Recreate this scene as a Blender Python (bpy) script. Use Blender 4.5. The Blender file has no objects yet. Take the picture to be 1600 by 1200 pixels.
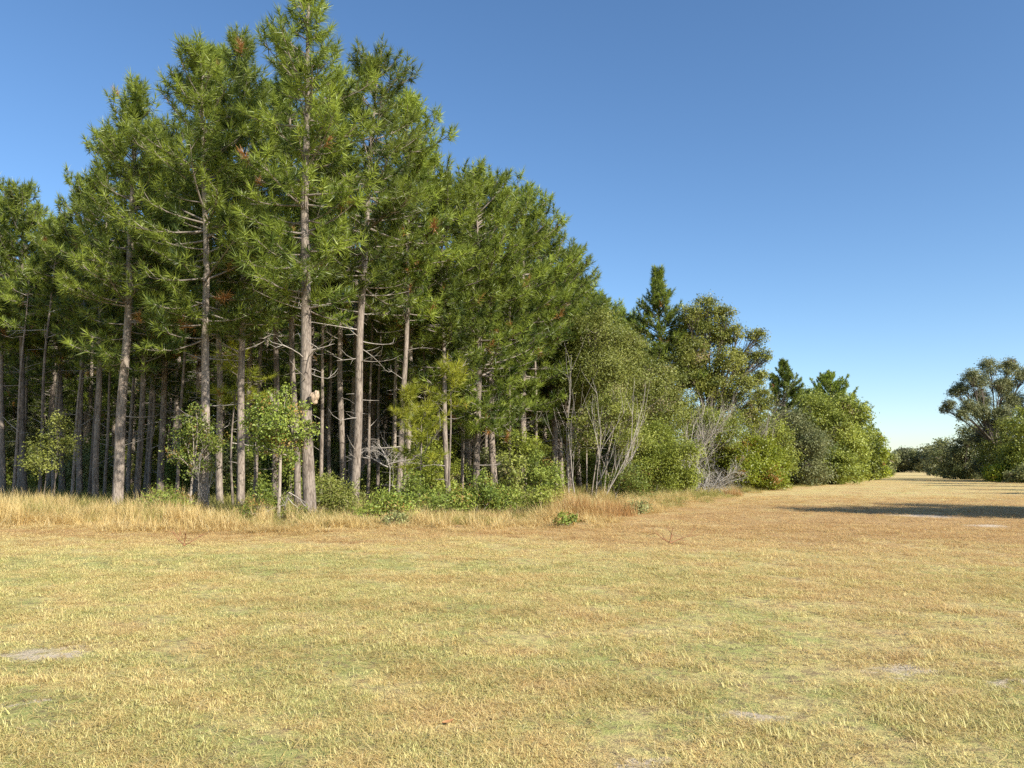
import bpy, math, random
import numpy as np
from mathutils import Vector

# ------------------------------------------------------------------ camera, sky, sun, exposure
S = bpy.context.scene
CAM_H, FPX, PITCH = 1.6, 1200.0, math.atan(132 / 1200.0)      # photo is 1600 px wide
cam_d = bpy.data.cameras.new('camera')
cam_d.sensor_width = 36.0
cam_d.lens = 36.0 * FPX / 1600.0
cam_d.clip_start, cam_d.clip_end = 0.05, 9000.0
cam = bpy.data.objects.new('camera', cam_d)
S.collection.objects.link(cam)
cam.location = (0, 0, CAM_H)
cam.rotation_euler = (math.pi / 2 + PITCH, 0, 0)
S.camera = cam

SUN_AZ, SUN_EL = math.radians(133), math.radians(33)           # clockwise from +Y (the view direction)
W = bpy.data.worlds.new('World'); S.world = W; W.use_nodes = True
wn = W.node_tree.nodes; wn.clear()
wo = wn.new('ShaderNodeOutputWorld'); bg = wn.new('ShaderNodeBackground'); sk = wn.new('ShaderNodeTexSky')
sk.sky_type = 'NISHITA'; sk.sun_disc = False
sk.sun_elevation = SUN_EL; sk.sun_rotation = SUN_AZ
sk.altitude = 0; sk.air_density = 0.9; sk.dust_density = 0.4; sk.ozone_density = 2.6
bg.inputs['Strength'].default_value = 0.111
hsv = wn.new('ShaderNodeHueSaturation'); hsv.inputs['Saturation'].default_value = 1.13
W.node_tree.links.new(sk.outputs[0], hsv.inputs['Color']); W.node_tree.links.new(hsv.outputs[0], bg.inputs[0]); W.node_tree.links.new(bg.outputs[0], wo.inputs[0])

sun_d = bpy.data.lights.new('sun', 'SUN'); sun_d.energy = 5.0; sun_d.angle = math.radians(0.53)
sun_d.color = (1.0, 0.955, 0.86)
sun = bpy.data.objects.new('sun', sun_d); S.collection.objects.link(sun)
sdir = Vector((math.sin(SUN_AZ) * math.cos(SUN_EL), math.cos(SUN_AZ) * math.cos(SUN_EL), math.sin(SUN_EL)))
sun.rotation_euler = sdir.to_track_quat('Z', 'Y').to_euler()
sun.location = (40, -30, 60)

S.view_settings.view_transform = 'Standard'; S.view_settings.look = 'None'
S.view_settings.exposure = 0.8; S.view_settings.gamma = 1.0
S.view_settings.use_curve_mapping = False
S.render.engine = 'CYCLES'
S.cycles.use_denoising = False
S.cycles.max_bounces = 6; S.cycles.diffuse_bounces = 4; S.cycles.transmission_bounces = 4
S.cycles.glossy_bounces = 2; S.cycles.transparent_max_bounces = 4
S.cycles.caustics_reflective = False; S.cycles.caustics_refractive = False

# ------------------------------------------------------------------ pixels to places
cp, sp = math.cos(PITCH), math.sin(PITCH)
def ray(px, py):
    x = (px - 800) / FPX; y = (600 - py) / FPX
    return np.array([x, cp - sp * y, sp + cp * y])
def at(px, py, d):                       # the point seen at a pixel, d metres ahead of the camera
    r = ray(px, py); return np.array([0, 0, CAM_H]) + r * (d / r[1])
def ground(px, py):                      # where a pixel meets the ground
    r = ray(px, py); t = -CAM_H / r[2]; return np.array([r[0] * t, r[1] * t])
def gh(x, y):                            # gentle unevenness of the paddock
    x = np.asarray(x, float); y = np.asarray(y, float)
    return (0.030 * np.sin(x * .55 + 1.3 * np.sin(y * .31)) * np.cos(y * .47 + .6)
            + 0.014 * np.sin(x * 1.7 + y * .6) * np.sin(y * 1.9 - x * .4))

# ------------------------------------------------------------------ mesh helpers
COL = S.collection
def mk_mesh(name, v, f, mat, tint=None, smooth=False):
    v = np.ascontiguousarray(v, np.float32); f = np.ascontiguousarray(f, np.int32)
    me = bpy.data.meshes.new(name)
    n, k = f.shape
    me.vertices.add(len(v)); me.vertices.foreach_set('co', v.ravel())
    me.loops.add(n * k); me.loops.foreach_set('vertex_index', f.ravel())
    me.polygons.add(n); me.polygons.foreach_set('loop_start', np.arange(0, n * k, k, dtype=np.int32))
    me.polygons.foreach_set('loop_total', np.full(n, k, np.int32))
    if smooth: me.polygons.foreach_set('use_smooth', np.ones(n, bool))
    if tint is not None:
        a = me.attributes.new('tint', 'FLOAT', 'POINT'); a.data.foreach_set('value', np.ascontiguousarray(tint, np.float32))
    me.update(calc_edges=True)
    if mat: me.materials.append(mat)
    return me
def obj(name, me, parent=None, loc=None, **props):
    o = bpy.data.objects.new(name, me); COL.objects.link(o)
    if parent: o.parent = parent
    if loc is not None: o.location = loc
    for k, val in props.items(): o[k] = val
    return o
def thing(name, label, cat, loc, group=None, rz=0.0, sc=1.0):
    e = obj(name, None, loc=loc, label=label, category=cat)
    e.empty_display_size = .3; e.rotation_euler.z = rz; e.scale = (sc, sc, sc)
    if group: e['group'] = group
    return e
def copy_thing(src, loc, rz, sc, label, group=None, tilt=(0, 0)):
    e = src.copy(); COL.objects.link(e); e.location = loc
    e.rotation_euler = (tilt[0], tilt[1], rz); e.scale = (sc, sc, sc); e['label'] = label
    if group: e['group'] = group
    for ch in src.children:
        c = ch.copy(); COL.objects.link(c); c.parent = e
    return e
class Buf:                                # collects faces of one mesh
    def __init__(s): s.v = []; s.f = []; s.t = []; s.n = 0
    def add(s, v, f, t=None):
        s.v.append(v); s.f.append(np.asarray(f) + s.n); s.n += len(v)
        if t is not None: s.t.append(t)
    def mesh(s, name, mat, smooth=False):
        return mk_mesh(name, np.concatenate(s.v), np.concatenate(s.f), mat, np.concatenate(s.t) if s.t else None, smooth)
def norm(a): return a / np.maximum(np.linalg.norm(a, axis=-1, keepdims=True), 1e-9)
def tube(buf, pts, rad, k=5):             # swept ring along a path, open quads, pointed tip when the radius is small
    pts = np.asarray(pts, float); n = len(pts); rad = np.asarray(rad, float)
    d = norm(np.gradient(pts, axis=0)); ref = np.array([0.0, 0, 1]) if abs(d[0][2]) < .9 else np.array([1.0, 0, 0])
    a = norm(np.cross(d, ref)); b = np.cross(d, a)
    th = np.arange(k) * 2 * math.pi / k
    v = pts[:, None] + rad[:, None, None] * (np.cos(th)[None, :, None] * a[:, None] + np.sin(th)[None, :, None] * b[:, None])
    i = np.arange(n - 1)[:, None] * k; j = np.arange(k)[None]
    q = np.stack([i + j, i + (j + 1) % k, i + k + (j + 1) % k, i + k + j], -1).reshape(-1, 4)
    buf.add(v.reshape(-1, 3), q)
def perp(rng, d):
    a = rng.normal(size=d.shape); a -= (a * d).sum(-1, keepdims=True) * d; return norm(a)

# ------------------------------------------------------------------ materials
def new_mat(name):
    m = bpy.data.materials.new(name); m.use_nodes = True; nt = m.node_tree; nt.nodes.clear()
    return m, nt.nodes, nt.links
def ramp(N, stops, interp='LINEAR'):
    r = N.new('ShaderNodeValToRGB'); r.color_ramp.interpolation = interp
    el = r.color_ramp.elements
    while len(el) < len(stops): el.new(0.5)
    for e, (p, c) in zip(el, stops): e.position = p; e.color = (*c, 1)
    return r
def leaf_mat(name, dark, light, dead, rough=.5, transl=.28, spec=.35, world_var=.25):
    m, N, L = new_mat(name)
    at_ = N.new('ShaderNodeAttribute'); at_.attribute_name = 'tint'
    oi = N.new('ShaderNodeObjectInfo')
    ad = N.new('ShaderNodeMath'); ad.operation = 'MULTIPLY_ADD'; ad.inputs[1].default_value = .12; L.new(oi.outputs['Random'], ad.inputs[0])
    L.new(at_.outputs['Fac'], ad.inputs[2])
    sc = N.new('ShaderNodeMath'); sc.operation = 'MULTIPLY'; sc.inputs[1].default_value = .5; L.new(ad.outputs[0], sc.inputs[0])
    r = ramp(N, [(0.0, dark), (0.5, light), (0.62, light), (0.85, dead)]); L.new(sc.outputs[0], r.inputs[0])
    hs = N.new('ShaderNodeHueSaturation'); L.new(r.outputs[0], hs.inputs['Color'])
    mr = N.new('ShaderNodeMapRange'); mr.inputs[3].default_value = 1 - world_var; mr.inputs[4].default_value = 1 + world_var
    L.new(oi.outputs['Random'], mr.inputs[0]); L.new(mr.outputs[0], hs.inputs['Value'])
    b = N.new('ShaderNodeBsdfPrincipled'); b.inputs['Roughness'].default_value = rough
    b.inputs['Specular IOR Level'].default_value = spec; L.new(hs.outputs[0], b.inputs['Base Color'])
    t = N.new('ShaderNodeBsdfTranslucent'); L.new(hs.outputs[0], t.inputs[0])
    mx = N.new('ShaderNodeMixShader'); mx.inputs[0].default_value = transl
    L.new(b.outputs[0], mx.inputs[1]); L.new(t.outputs[0], mx.inputs[2])
    o = N.new('ShaderNodeOutputMaterial'); L.new(mx.outputs[0], o.inputs[0])
    return m
def bark_mat(name, lo, hi, scale=9.0, stretch=.22, bump=.5):
    m, N, L = new_mat(name)
    tc = N.new('ShaderNodeTexCoord'); mp = N.new('ShaderNodeMapping'); mp.inputs['Scale'].default_value = (1, 1, stretch)
    oi = N.new('ShaderNodeObjectInfo'); va = N.new('ShaderNodeVectorMath'); va.operation = 'ADD'
    L.new(tc.outputs['Object'], va.inputs[0]); L.new(oi.outputs['Location'], va.inputs[1]); L.new(va.outputs[0], mp.inputs[0])
    vo = N.new('ShaderNodeTexVoronoi'); vo.feature = 'DISTANCE_TO_EDGE'; vo.inputs['Scale'].default_value = scale * 1.5; L.new(mp.outputs[0], vo.inputs['Vector'])
    no = N.new('ShaderNodeTexNoise'); no.inputs['Scale'].default_value = scale * 1.4; no.inputs['Detail'].default_value = 5; L.new(mp.outputs[0], no.inputs['Vector'])
    pw = N.new('ShaderNodeMapRange'); pw.inputs[2].default_value = .16; L.new(vo.outputs['Distance'], pw.inputs[0])
    ml = N.new('ShaderNodeMath'); ml.operation = 'MULTIPLY'; L.new(pw.outputs[0], ml.inputs[0]); L.new(no.outputs['Fac'], ml.inputs[1])
    n2 = N.new('ShaderNodeTexNoise'); n2.inputs['Scale'].default_value = scale * .8; n2.inputs['Detail'].default_value = 8; n2.inputs['Roughness'].default_value = .75; L.new(mp.outputs[0], n2.inputs['Vector'])
    m3 = N.new('ShaderNodeMath'); m3.operation = 'MULTIPLY_ADD'; m3.inputs[1].default_value = .38; L.new(ml.outputs[0], m3.inputs[0])
    m4 = N.new('ShaderNodeMath'); m4.operation = 'MULTIPLY_ADD'; m4.inputs[1].default_value = 1.1; m4.inputs[2].default_value = -.27; L.new(n2.outputs['Fac'], m4.inputs[0]); L.new(m4.outputs[0], m3.inputs[2])
    r = ramp(N, [(0.12, lo), (0.72, hi)]); L.new(m3.outputs[0], r.inputs[0])
    hs = N.new('ShaderNodeHueSaturation'); mr = N.new('ShaderNodeMapRange'); mr.inputs[3].default_value = .75; mr.inputs[4].default_value = 1.25
    L.new(oi.outputs['Random'], mr.inputs[0]); L.new(mr.outputs[0], hs.inputs['Value']); L.new(r.outputs[0], hs.inputs['Color'])
    b = N.new('ShaderNodeBsdfPrincipled'); b.inputs['Roughness'].default_value = .9; b.inputs['Specular IOR Level'].default_value = .15
    L.new(hs.outputs[0], b.inputs['Base Color'])
    bu = N.new('ShaderNodeBump'); bu.inputs['Strength'].default_value = bump; bu.inputs['Distance'].default_value = .03
    L.new(m3.outputs[0], bu.inputs['Height']); L.new(bu.outputs[0], b.inputs['Normal'])
    o = N.new('ShaderNodeOutputMaterial'); L.new(b.outputs[0], o.inputs[0])
    return m

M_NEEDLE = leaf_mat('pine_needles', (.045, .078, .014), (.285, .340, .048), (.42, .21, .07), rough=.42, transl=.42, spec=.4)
M_YOUNG = leaf_mat('young_pine_needles', (.16, .20, .016), (.36, .36, .036), (.36, .2, .03), rough=.45, transl=.35)
M_GLOSSY = leaf_mat('glossy_leaves', (0.077, 0.124, 0.019), (0.271, 0.313, 0.053), (.30, .19, .05), rough=.48, transl=.28, spec=.3)
M_OLIVE = leaf_mat('olive_leaves', (.125, .150, .024), (.330, .345, .068), (.30, .24, .12), rough=.5)
M_BRIGHT = leaf_mat('bright_leaves', (.150, .200, .014), (.380, .410, .035), (.34, .16, .03), rough=.42)
M_GUM = leaf_mat('gum_leaves', (.110, .140, .026), (.350, .350, .060), (.30, .22, .10), rough=.45)
M_WATTLE = leaf_mat('wattle_leaves', (.115, .150, .018), (.310, .335, .048), (.28, .22, .10), rough=.5)
M_GREYGUM = leaf_mat('grey_gum_leaves', (.075, .090, .034), (.215, .215, .085), (.26, .19, .10), rough=.5)
M_DULL = leaf_mat('dull_scrub_leaves', (0.100, 0.130, 0.040), (0.291, 0.291, 0.108), (.24, .20, .13), rough=.55)
M_BARK = bark_mat('pine_bark', (.066, .048, .036), (.42, .345, .275))
M_LIMB = bark_mat('limb_bark', (.12, .095, .075), (.34, .29, .24), scale=14)
M_DEAD = bark_mat('dead_grey_wood', (.20, .17, .14), (.46, .41, .35), scale=16, bump=.2)
M_PALE = bark_mat('pale_smooth_bark', (.16, .125, .095), (.46, .39, .31), scale=12, bump=.2)
M_BLEACHED = bark_mat('bleached_twigs', (.30, .27, .235), (.60, .555, .49), scale=16, bump=.1)
M_RUSTWOOD = bark_mat('rusty_dry_twigs', (.16, .075, .04), (.38, .20, .10), scale=16, bump=.1)
M_DARKBARK = bark_mat('dark_scrub_bark', (.07, .055, .045), (.24, .20, .16), scale=12)

# patchy colour of the mown grass, shared by soil sheet and blades (world position)
SAND = [(*ground(52, 1027), .34, .15), (*ground(112, 1024), .16, .07), (*ground(1440, 807), 1.1, .55), (*ground(1545, 822), .6, .35), (*ground(1412, 1046), .26, .11), (*ground(1585, 1068), .22, .08), (*ground(1180, 1112), .22, .09),
        (*ground(985, 1190), .12, .05), (*ground(15, 1108), .12, .06)]
def patch_colour(N, L, pos):
    def noise(scale, detail, rough=.6, off=0):
        mp = N.new('ShaderNodeMapping'); mp.inputs['Location'].default_value = (off, off * .7, 0); L.new(pos, mp.inputs[0])
        n = N.new('ShaderNodeTexNoise'); n.inputs['Scale'].default_value = scale; n.inputs['Detail'].default_value = detail
        n.inputs['Roughness'].default_value = rough; L.new(mp.outputs[0], n.inputs['Vector']); return n.outputs['Fac']
    sx = N.new('ShaderNodeSeparateXYZ'); L.new(pos, sx.inputs[0])
    def math_(op, a, b, c=None):
        n = N.new('ShaderNodeMath'); n.operation = op
        for i, q in enumerate((a, b, c)):
            if q is None: continue
            if isinstance(q, (int, float)): n.inputs[i].default_value = q
            else: L.new(q, n.inputs[i])
        return n.outputs[0]
    # dryness: greener on the near left, cured straw on the right and beside the tall grass
    xr = N.new('ShaderNodeMapRange'); xr.interpolation_type = 'SMOOTHSTEP'; xr.inputs[1].default_value = -5; xr.inputs[2].default_value = 13; xr.inputs[3].default_value = .14; xr.inputs[4].default_value = .52; L.new(sx.outputs[0], xr.inputs[0])
    g = xr.outputs[0]
    yr = N.new('ShaderNodeMapRange'); yr.interpolation_type = 'SMOOTHSTEP'; yr.inputs[1].default_value = 13; yr.inputs[2].default_value = 19.5; yr.inputs[4].default_value = .66; L.new(sx.outputs[1], yr.inputs[0])
    g = math_('ADD', g, yr.outputs[0])
    yf = N.new('ShaderNodeMapRange'); yf.inputs[1].default_value = 24; yf.inputs[2].default_value = 46; yf.inputs[4].default_value = -.58; L.new(sx.outputs[1], yf.inputs[0]); g = math_('ADD', g, yf.outputs[0])
    big = math_('SUBTRACT', noise(.33, 5, .62), .5)
    g = math_('MULTIPLY_ADD', big, 1.9, g)
    fine = math_('SUBTRACT', noise(1.5, 6, .78, 13), .5)
    g = math_('MULTIPLY_ADD', fine, 2.4, g)
    r = ramp(N, [(0.0, (.45, .45, .145)), (.3, (.66, .555, .215)), (.62, (.67, .505, .215)), (1.0, (.55, .345, .14))]); L.new(g, r.inputs[0])
    return r.outputs[0], noise, math_
def blade_mat(name, tintcols, mixf, transl=.25):
    m, N, L = new_mat(name)
    ge = N.new('ShaderNodeNewGeometry'); col, noise, math_ = patch_colour(N, L, ge.outputs['Position'])
    a = N.new('ShaderNodeAttribute'); a.attribute_name = 'tint'
    r = ramp(N, tintcols); L.new(a.outputs['Fac'], r.inputs[0])
    mx = N.new('ShaderNodeMix'); mx.data_type = 'RGBA'; mx.inputs[0].default_value = mixf
    L.new(col, mx.inputs[6]); L.new(r.outputs[0], mx.inputs[7])
    b = N.new('ShaderNodeBsdfPrincipled'); b.inputs['Roughness'].default_value = .6; b.inputs['Specular IOR Level'].default_value = .25
    L.new(mx.outputs[2], b.inputs['Base Color'])
    t = N.new('ShaderNodeBsdfTranslucent'); L.new(mx.outputs[2], t.inputs[0])
    ms = N.new('ShaderNodeMixShader'); ms.inputs[0].default_value = transl; L.new(b.outputs[0], ms.inputs[1]); L.new(t.outputs[0], ms.inputs[2])
    o = N.new('ShaderNodeOutputMaterial'); L.new(ms.outputs[0], o.inputs[0])
    return m
M_BLADE = blade_mat('mown_grass_blades', [(0, (.26, .17, .08)), (.22, (.44, .41, .12)), (.5, (.67, .56, .22)), (1, (.75, .63, .34))], .55)
M_STRAW = blade_mat('cut_straw', [(0, (.36, .19, .07)), (.4, (.60, .38, .14)), (.75, (.70, .51, .22)), (1, (.82, .67, .40))], .65)
M_TALL = blade_mat('tall_dry_grass', [(0, (.38, .26, .09)), (.35, (.65, .48, .19)), (.75, (.77, .60, .27)), (1, (.82, .70, .41))], .85, .35)
M_TALLGREEN = blade_mat('tall_green_grass', [(0, (.13, .15, .03)), (.5, (.28, .29, .07)), (1, (.46, .40, .13))], .9, .35)
M_RUST = blade_mat('rust_dry_grass', [(0, (.25, .12, .04)), (.5, (.44, .25, .09)), (1, (.60, .40, .18))], .95, .3)

def ground_mat():
    m, N, L = new_mat('paddock_soil')
    ge = N.new('ShaderNodeNewGeometry'); pos = ge.outputs['Position']
    col, noise, math_ = patch_colour(N, L, pos)
    # thatch: small gaps of bare soil between tufts
    t1 = noise(9.0, 6, .75, 31); soil = N.new('ShaderNodeMapRange'); soil.inputs[1].default_value = .47; soil.inputs[2].default_value = .62; L.new(t1, soil.inputs[0])
    mx = N.new('ShaderNodeMix'); mx.data_type = 'RGBA'; L.new(math_('MULTIPLY', soil.outputs[0], .75), mx.inputs[0]); L.new(col, mx.inputs[6]); mx.inputs[7].default_value = (.25, .165, .105, 1)
    t2 = noise(60.0, 4, .8, 7); fl = N.new('ShaderNodeMapRange'); fl.inputs[1].default_value = .3; fl.inputs[2].default_value = .7; fl.inputs[3].default_value = .62; fl.inputs[4].default_value = 1.2; L.new(t2, fl.inputs[0])
    hs = N.new('ShaderNodeHueSaturation'); L.new(mx.outputs[2], hs.inputs['Color']); L.new(fl.outputs[0], hs.inputs['Value'])
    cur = hs.outputs[0]
    wob = noise(2.2, 5, .7, 3)
    wv = N.new('ShaderNodeVectorMath'); wv.operation = 'ADD'
    cmb = N.new('ShaderNodeCombineXYZ'); w1 = math_('MULTIPLY', math_('SUBTRACT', wob, .5), 1.1); L.new(w1, cmb.inputs[0]); L.new(w1, cmb.inputs[1])
    L.new(pos, wv.inputs[0]); L.new(cmb.outputs[0], wv.inputs[1])
    for (x, y, rx, ry) in SAND:
        mp = N.new('ShaderNodeMapping'); mp.vector_type = 'TEXTURE'; mp.inputs['Location'].default_value = (x, y, 0); mp.inputs['Scale'].default_value = (rx, ry * 1.6, 50)
        L.new(wv.outputs[0], mp.inputs[0]); ln = N.new('ShaderNodeVectorMath'); ln.operation = 'LENGTH'; L.new(mp.outputs[0], ln.inputs[0])
        mr = N.new('ShaderNodeMapRange'); mr.inputs[1].default_value = 1.25; mr.inputs[2].default_value = .55; mr.inputs[4].default_value = .85; L.new(math_('ADD', ln.outputs['Value'], math_('MULTIPLY_ADD', t1, 2.4, -1.2)), mr.inputs[0])
        mm = N.new('ShaderNodeMix'); mm.data_type = 'RGBA'; L.new(mr.outputs[0], mm.inputs[0]); L.new(cur, mm.inputs[6])
        sr = ramp(N, [(.35, (.50, .39, .27)), (.65, (.72, .60, .46))]); L.new(t2, sr.inputs[0]); L.new(sr.outputs[0], mm.inputs[7])
        cur = mm.outputs[2]
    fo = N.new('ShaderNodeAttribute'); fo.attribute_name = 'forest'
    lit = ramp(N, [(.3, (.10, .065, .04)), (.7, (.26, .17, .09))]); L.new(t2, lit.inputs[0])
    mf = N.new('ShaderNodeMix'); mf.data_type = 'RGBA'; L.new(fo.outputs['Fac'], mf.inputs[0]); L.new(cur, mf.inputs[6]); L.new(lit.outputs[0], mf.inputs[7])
    b = N.new('ShaderNodeBsdfPrincipled'); b.inputs['Roughness'].default_value = .95; b.inputs['Specular IOR Level'].default_value = .1
    L.new(mf.outputs[2], b.inputs['Base Color'])
    bu = N.new('ShaderNodeBump'); bu.inputs['Strength'].default_value = .9; bu.inputs['Distance'].default_value = .05
    L.new(math_('ADD', math_('MULTIPLY', t1, 1.0), math_('MULTIPLY', t2, .5)), bu.inputs['Height']); L.new(bu.outputs[0], b.inputs['Normal'])
    o = N.new('ShaderNodeOutputMaterial'); L.new(b.outputs[0], o.inputs[0])
    return m

# ------------------------------------------------------------------ edges of the paddock (metres)
EDGE = np.array([[-70, 41], [-40, 30], *[ground(x, y) for x, y in ((-60, 823), (0, 824), (150, 828), (320, 832), (470, 834), (600, 826), (640, 826), (740, 833), (850, 830), (930, 822), (1000, 802), (1060, 790), (1140, 774), (1240, 762), (1300, 755), (1360, 748.5), (1392, 742.5))], [150, 320]])
def edge_off(x, y):
    """metres beyond the edge of the mown grass, positive on the forest side"""
    x = np.asarray(x, float); y = np.asarray(y, float)
    best = np.full(x.shape, 1e9); sgn = np.ones(x.shape)
    for a, b in zip(EDGE[:-1], EDGE[1:]):
        ab = b - a; L2 = (ab ** 2).sum()
        t = np.clip(((x - a[0]) * ab[0] + (y - a[1]) * ab[1]) / L2, 0, 1)
        dx = x - a[0] - t * ab[0]; dy = y - a[1] - t * ab[1]; dd = np.hypot(dx, dy)
        cr = ab[0] * (y - a[1]) - ab[1] * (x - a[0])
        up = dd < best; best = np.where(up, dd, best); sgn = np.where(up, np.sign(cr), sgn)
    return best * sgn
def right_off(x, y):                      # metres into the scrub on the right of the track
    return (np.asarray(x) - (28 + .5 * (np.asarray(y) - 24))) * .894

# ------------------------------------------------------------------ ground sheet
def axis(lim, step, grow):
    a = [0.0]; s = step
    while a[-1] < lim:
        a.append(a[-1] + s)
        if a[-1] > 14: s *= grow
    return np.array(a)
ax = axis(5000, .5, 1.10); gx = np.concatenate([-ax[:0:-1], ax]); ay = axis(6000, .5, 1.07)
gy = np.concatenate([-axis(300, .8, 1.4)[:0:-1], ay])
X, Y = np.meshgrid(gx, gy); Z = gh(X, Y) * (np.hypot(X, Y) < 120)
nx, ny = len(gx), len(gy)
i = (np.arange(ny - 1)[:, None] * nx + np.arange(nx - 1)[None]).ravel()
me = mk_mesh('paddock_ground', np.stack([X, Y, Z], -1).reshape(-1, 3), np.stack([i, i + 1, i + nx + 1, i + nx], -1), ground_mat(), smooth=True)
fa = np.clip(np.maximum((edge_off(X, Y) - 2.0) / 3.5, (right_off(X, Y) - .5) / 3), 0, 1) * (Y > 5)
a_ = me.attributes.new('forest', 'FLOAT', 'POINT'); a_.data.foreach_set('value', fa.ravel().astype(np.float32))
obj('ground', me, kind='structure', label='mown dry grass paddock running out along a cleared track')

# ------------------------------------------------------------------ pine trees
def pine(seed, H, r0, hb, R, lean=(0, 0), whorl=.50, needles=44, nw=.017, conic=.0, lsc=1.0, dead=18, dead_from=.16, sparse=1.0, mats=None, orange=.006):
    rng = np.random.default_rng(seed)
    bow = rng.normal(0, .10, 2); ph = rng.uniform(0, 6.28, 2)
    def axis_at(z):
        z = np.asarray(z, float); t = z / H
        return np.stack([lean[0] * t + bow[0] * np.sin(t * math.pi) * 1.3 + .03 * np.sin(z * .9 + ph[0]), lean[1] * t + bow[1] * np.sin(t * math.pi) + .03 * np.sin(z * .8 + ph[1]), z], -1)
    def rad_at(z): 
        t = np.asarray(z, float) / H
        return r0 * (.96 * (1 - t) ** .62 + .04) * (1 + .16 * np.exp(-np.asarray(z) / .35))
    zs = np.concatenate([[-.25, 0, .15, .4, .8], np.linspace(1.4, H - .1, 22)])
    tb = Buf(); tube(tb, axis_at(np.maximum(zs, -.3)), rad_at(np.maximum(zs, 0)), 12)
    lb = Buf(); TP = []; TD = []; TT = []; TS = []
    z = hb
    while z < H - .15:
        t = (z - hb) / (H - hb)
        prof = (1 - t ** (2.7 - 1.4 * conic)) ** (.55 + .6 * conic) * (.62 + .38 * min(1, t / .30)) * (1 - .10 * t - .45 * conic * t)
        for k in range(int(rng.integers(4, 7))):
            if rng.random() > sparse * (1.0 if t > .12 else .8): continue
            L = max(.55, 1.42 * R * prof * rng.uniform(.5, 1.18)); az = rng.uniform(0, 2 * math.pi)
            e0 = math.radians(-8 + 58 * t ** 1.3 + rng.normal(0, 10)); zz = z + rng.uniform(-.2, .2)
            n = 6; s = np.linspace(0, 1, n)
            el = e0 + (math.radians(34) - .25 * e0) * s ** 1.6
            azs = az + rng.normal(0, .22) * s
            step = np.stack([np.cos(el) * np.cos(azs), np.cos(el) * np.sin(azs), np.sin(el)], -1) * (L / (n - 1))
            p = axis_at(zz) + np.concatenate([[np.zeros(3)], np.cumsum(step[:-1], 0)])
            rl = .012 + .013 * L
            tube(lb, p, rl * (1 - .78 * s), 4)
            nb = max(4, int(L / .29)); ss = np.linspace(.30 if L > 1 else .15, 1, nb)
            for q, sb in enumerate(ss):
                idx = sb * (n - 1); i0 = min(int(idx), n - 2); fr = idx - i0
                b0 = p[i0] * (1 - fr) + p[i0 + 1] * fr; dr = norm(step[i0])
                if sb > .97: bd, bl = dr, .18
                else:
                    side = np.array([-dr[1], dr[0], 0]) * (1 if q % 2 else -1)
                    bd = norm(dr * .75 + norm(side) * rng.uniform(.4, 1.0) + np.array([0, 0, rng.uniform(-.15, .6)])); bl = rng.uniform(.22, .75) * (.55 + .45 * min(1, L / 2.2)) * lsc
                b1 = b0 + bd * bl * .6; b2 = b1 + norm(bd + np.array([0, 0, .55])) * bl * .4
                tube(lb, [b0, b2], [rl * .32 + .003, .006], 3)
                td = norm(bd + np.array([0, 0, rng.uniform(.0, 1.1)]))
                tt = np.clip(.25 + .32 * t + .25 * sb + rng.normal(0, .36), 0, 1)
                if rng.random() < orange * (2.2 if t < .4 else .5): tt = rng.uniform(1.5, 2.0)
                TP.append(b2); TD.append(td); TT.append(tt); TS.append(rng.uniform(.8, 1.2))
                if bl > .38 and rng.random() < .62:
                    TP.append(b1); TD.append(norm(td + rng.normal(0, .35, 3))); TT.append(tt * .85 if tt < 1.2 else tt); TS.append(rng.uniform(.7, 1.05))
        z += whorl * rng.uniform(.75, 1.25)
    top = axis_at(H)
    for k in range(5): TP.append(top - np.array([0, 0, .12 * k])); TD.append(norm(np.array([rng.normal(0, .25), rng.normal(0, .25), 1]))); TT.append(.8); TS.append(1.0)
    P = np.array(TP); D = np.array(TD); T = np.array(TT); SC = np.array(TS) * lsc
    m = needles; nT = len(P)
    u = rng.random((nT, m)); phi = np.radians(12 + 92 * (1 - u) ** 1.05 + rng.normal(0, 9, (nT, m)))
    side = perp(rng, np.repeat(D[:, None], m, 1))
    nd = norm(D[:, None] * np.cos(phi)[..., None] + side * np.sin(phi)[..., None] + np.array([0, 0, -.08]))
    base = P[:, None] + D[:, None] * ((u - .75) * .36)[..., None] * SC[:, None, None]
    ln = rng.uniform(.25, .41, (nT, m)) * SC[:, None]
    wv = perp(rng, nd) * (nw * .5 * rng.uniform(.7, 1.3, (nT, m)))[..., None]
    tip = base + nd * ln[..., None]
    V = np.stack([base - wv, base + wv, tip], 2).reshape(-1, 3)
    F = np.arange(len(V)).reshape(-1, 3)
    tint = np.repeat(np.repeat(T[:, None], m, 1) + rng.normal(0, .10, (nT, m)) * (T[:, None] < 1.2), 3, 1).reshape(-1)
    db = Buf()
    for k in range(int(dead * .62)):
        zz = hb * rng.uniform(dead_from, 1.12) if k % 3 else hb * rng.uniform(.7, 1.25)
        az = rng.uniform(0, 6.283); L = rng.uniform(.4, 2.3) * (.45 + .55 * zz / hb)
        n = 5; s = np.linspace(0, 1, n); el = math.radians(rng.uniform(-12, 38)) + np.radians(rng.uniform(-30, 22)) * s; azs = az + rng.normal(0, .3) * s
        step = np.stack([np.cos(el) * np.cos(azs), np.cos(el) * np.sin(azs), np.sin(el)], -1) * L / (n - 1)
        p = axis_at(zz) + np.concatenate([[np.zeros(3)], np.cumsum(step[:-1], 0)])
        rr = .010 + .010 * L; tube(db, p, rr * (1 - .75 * s), 4)
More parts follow.
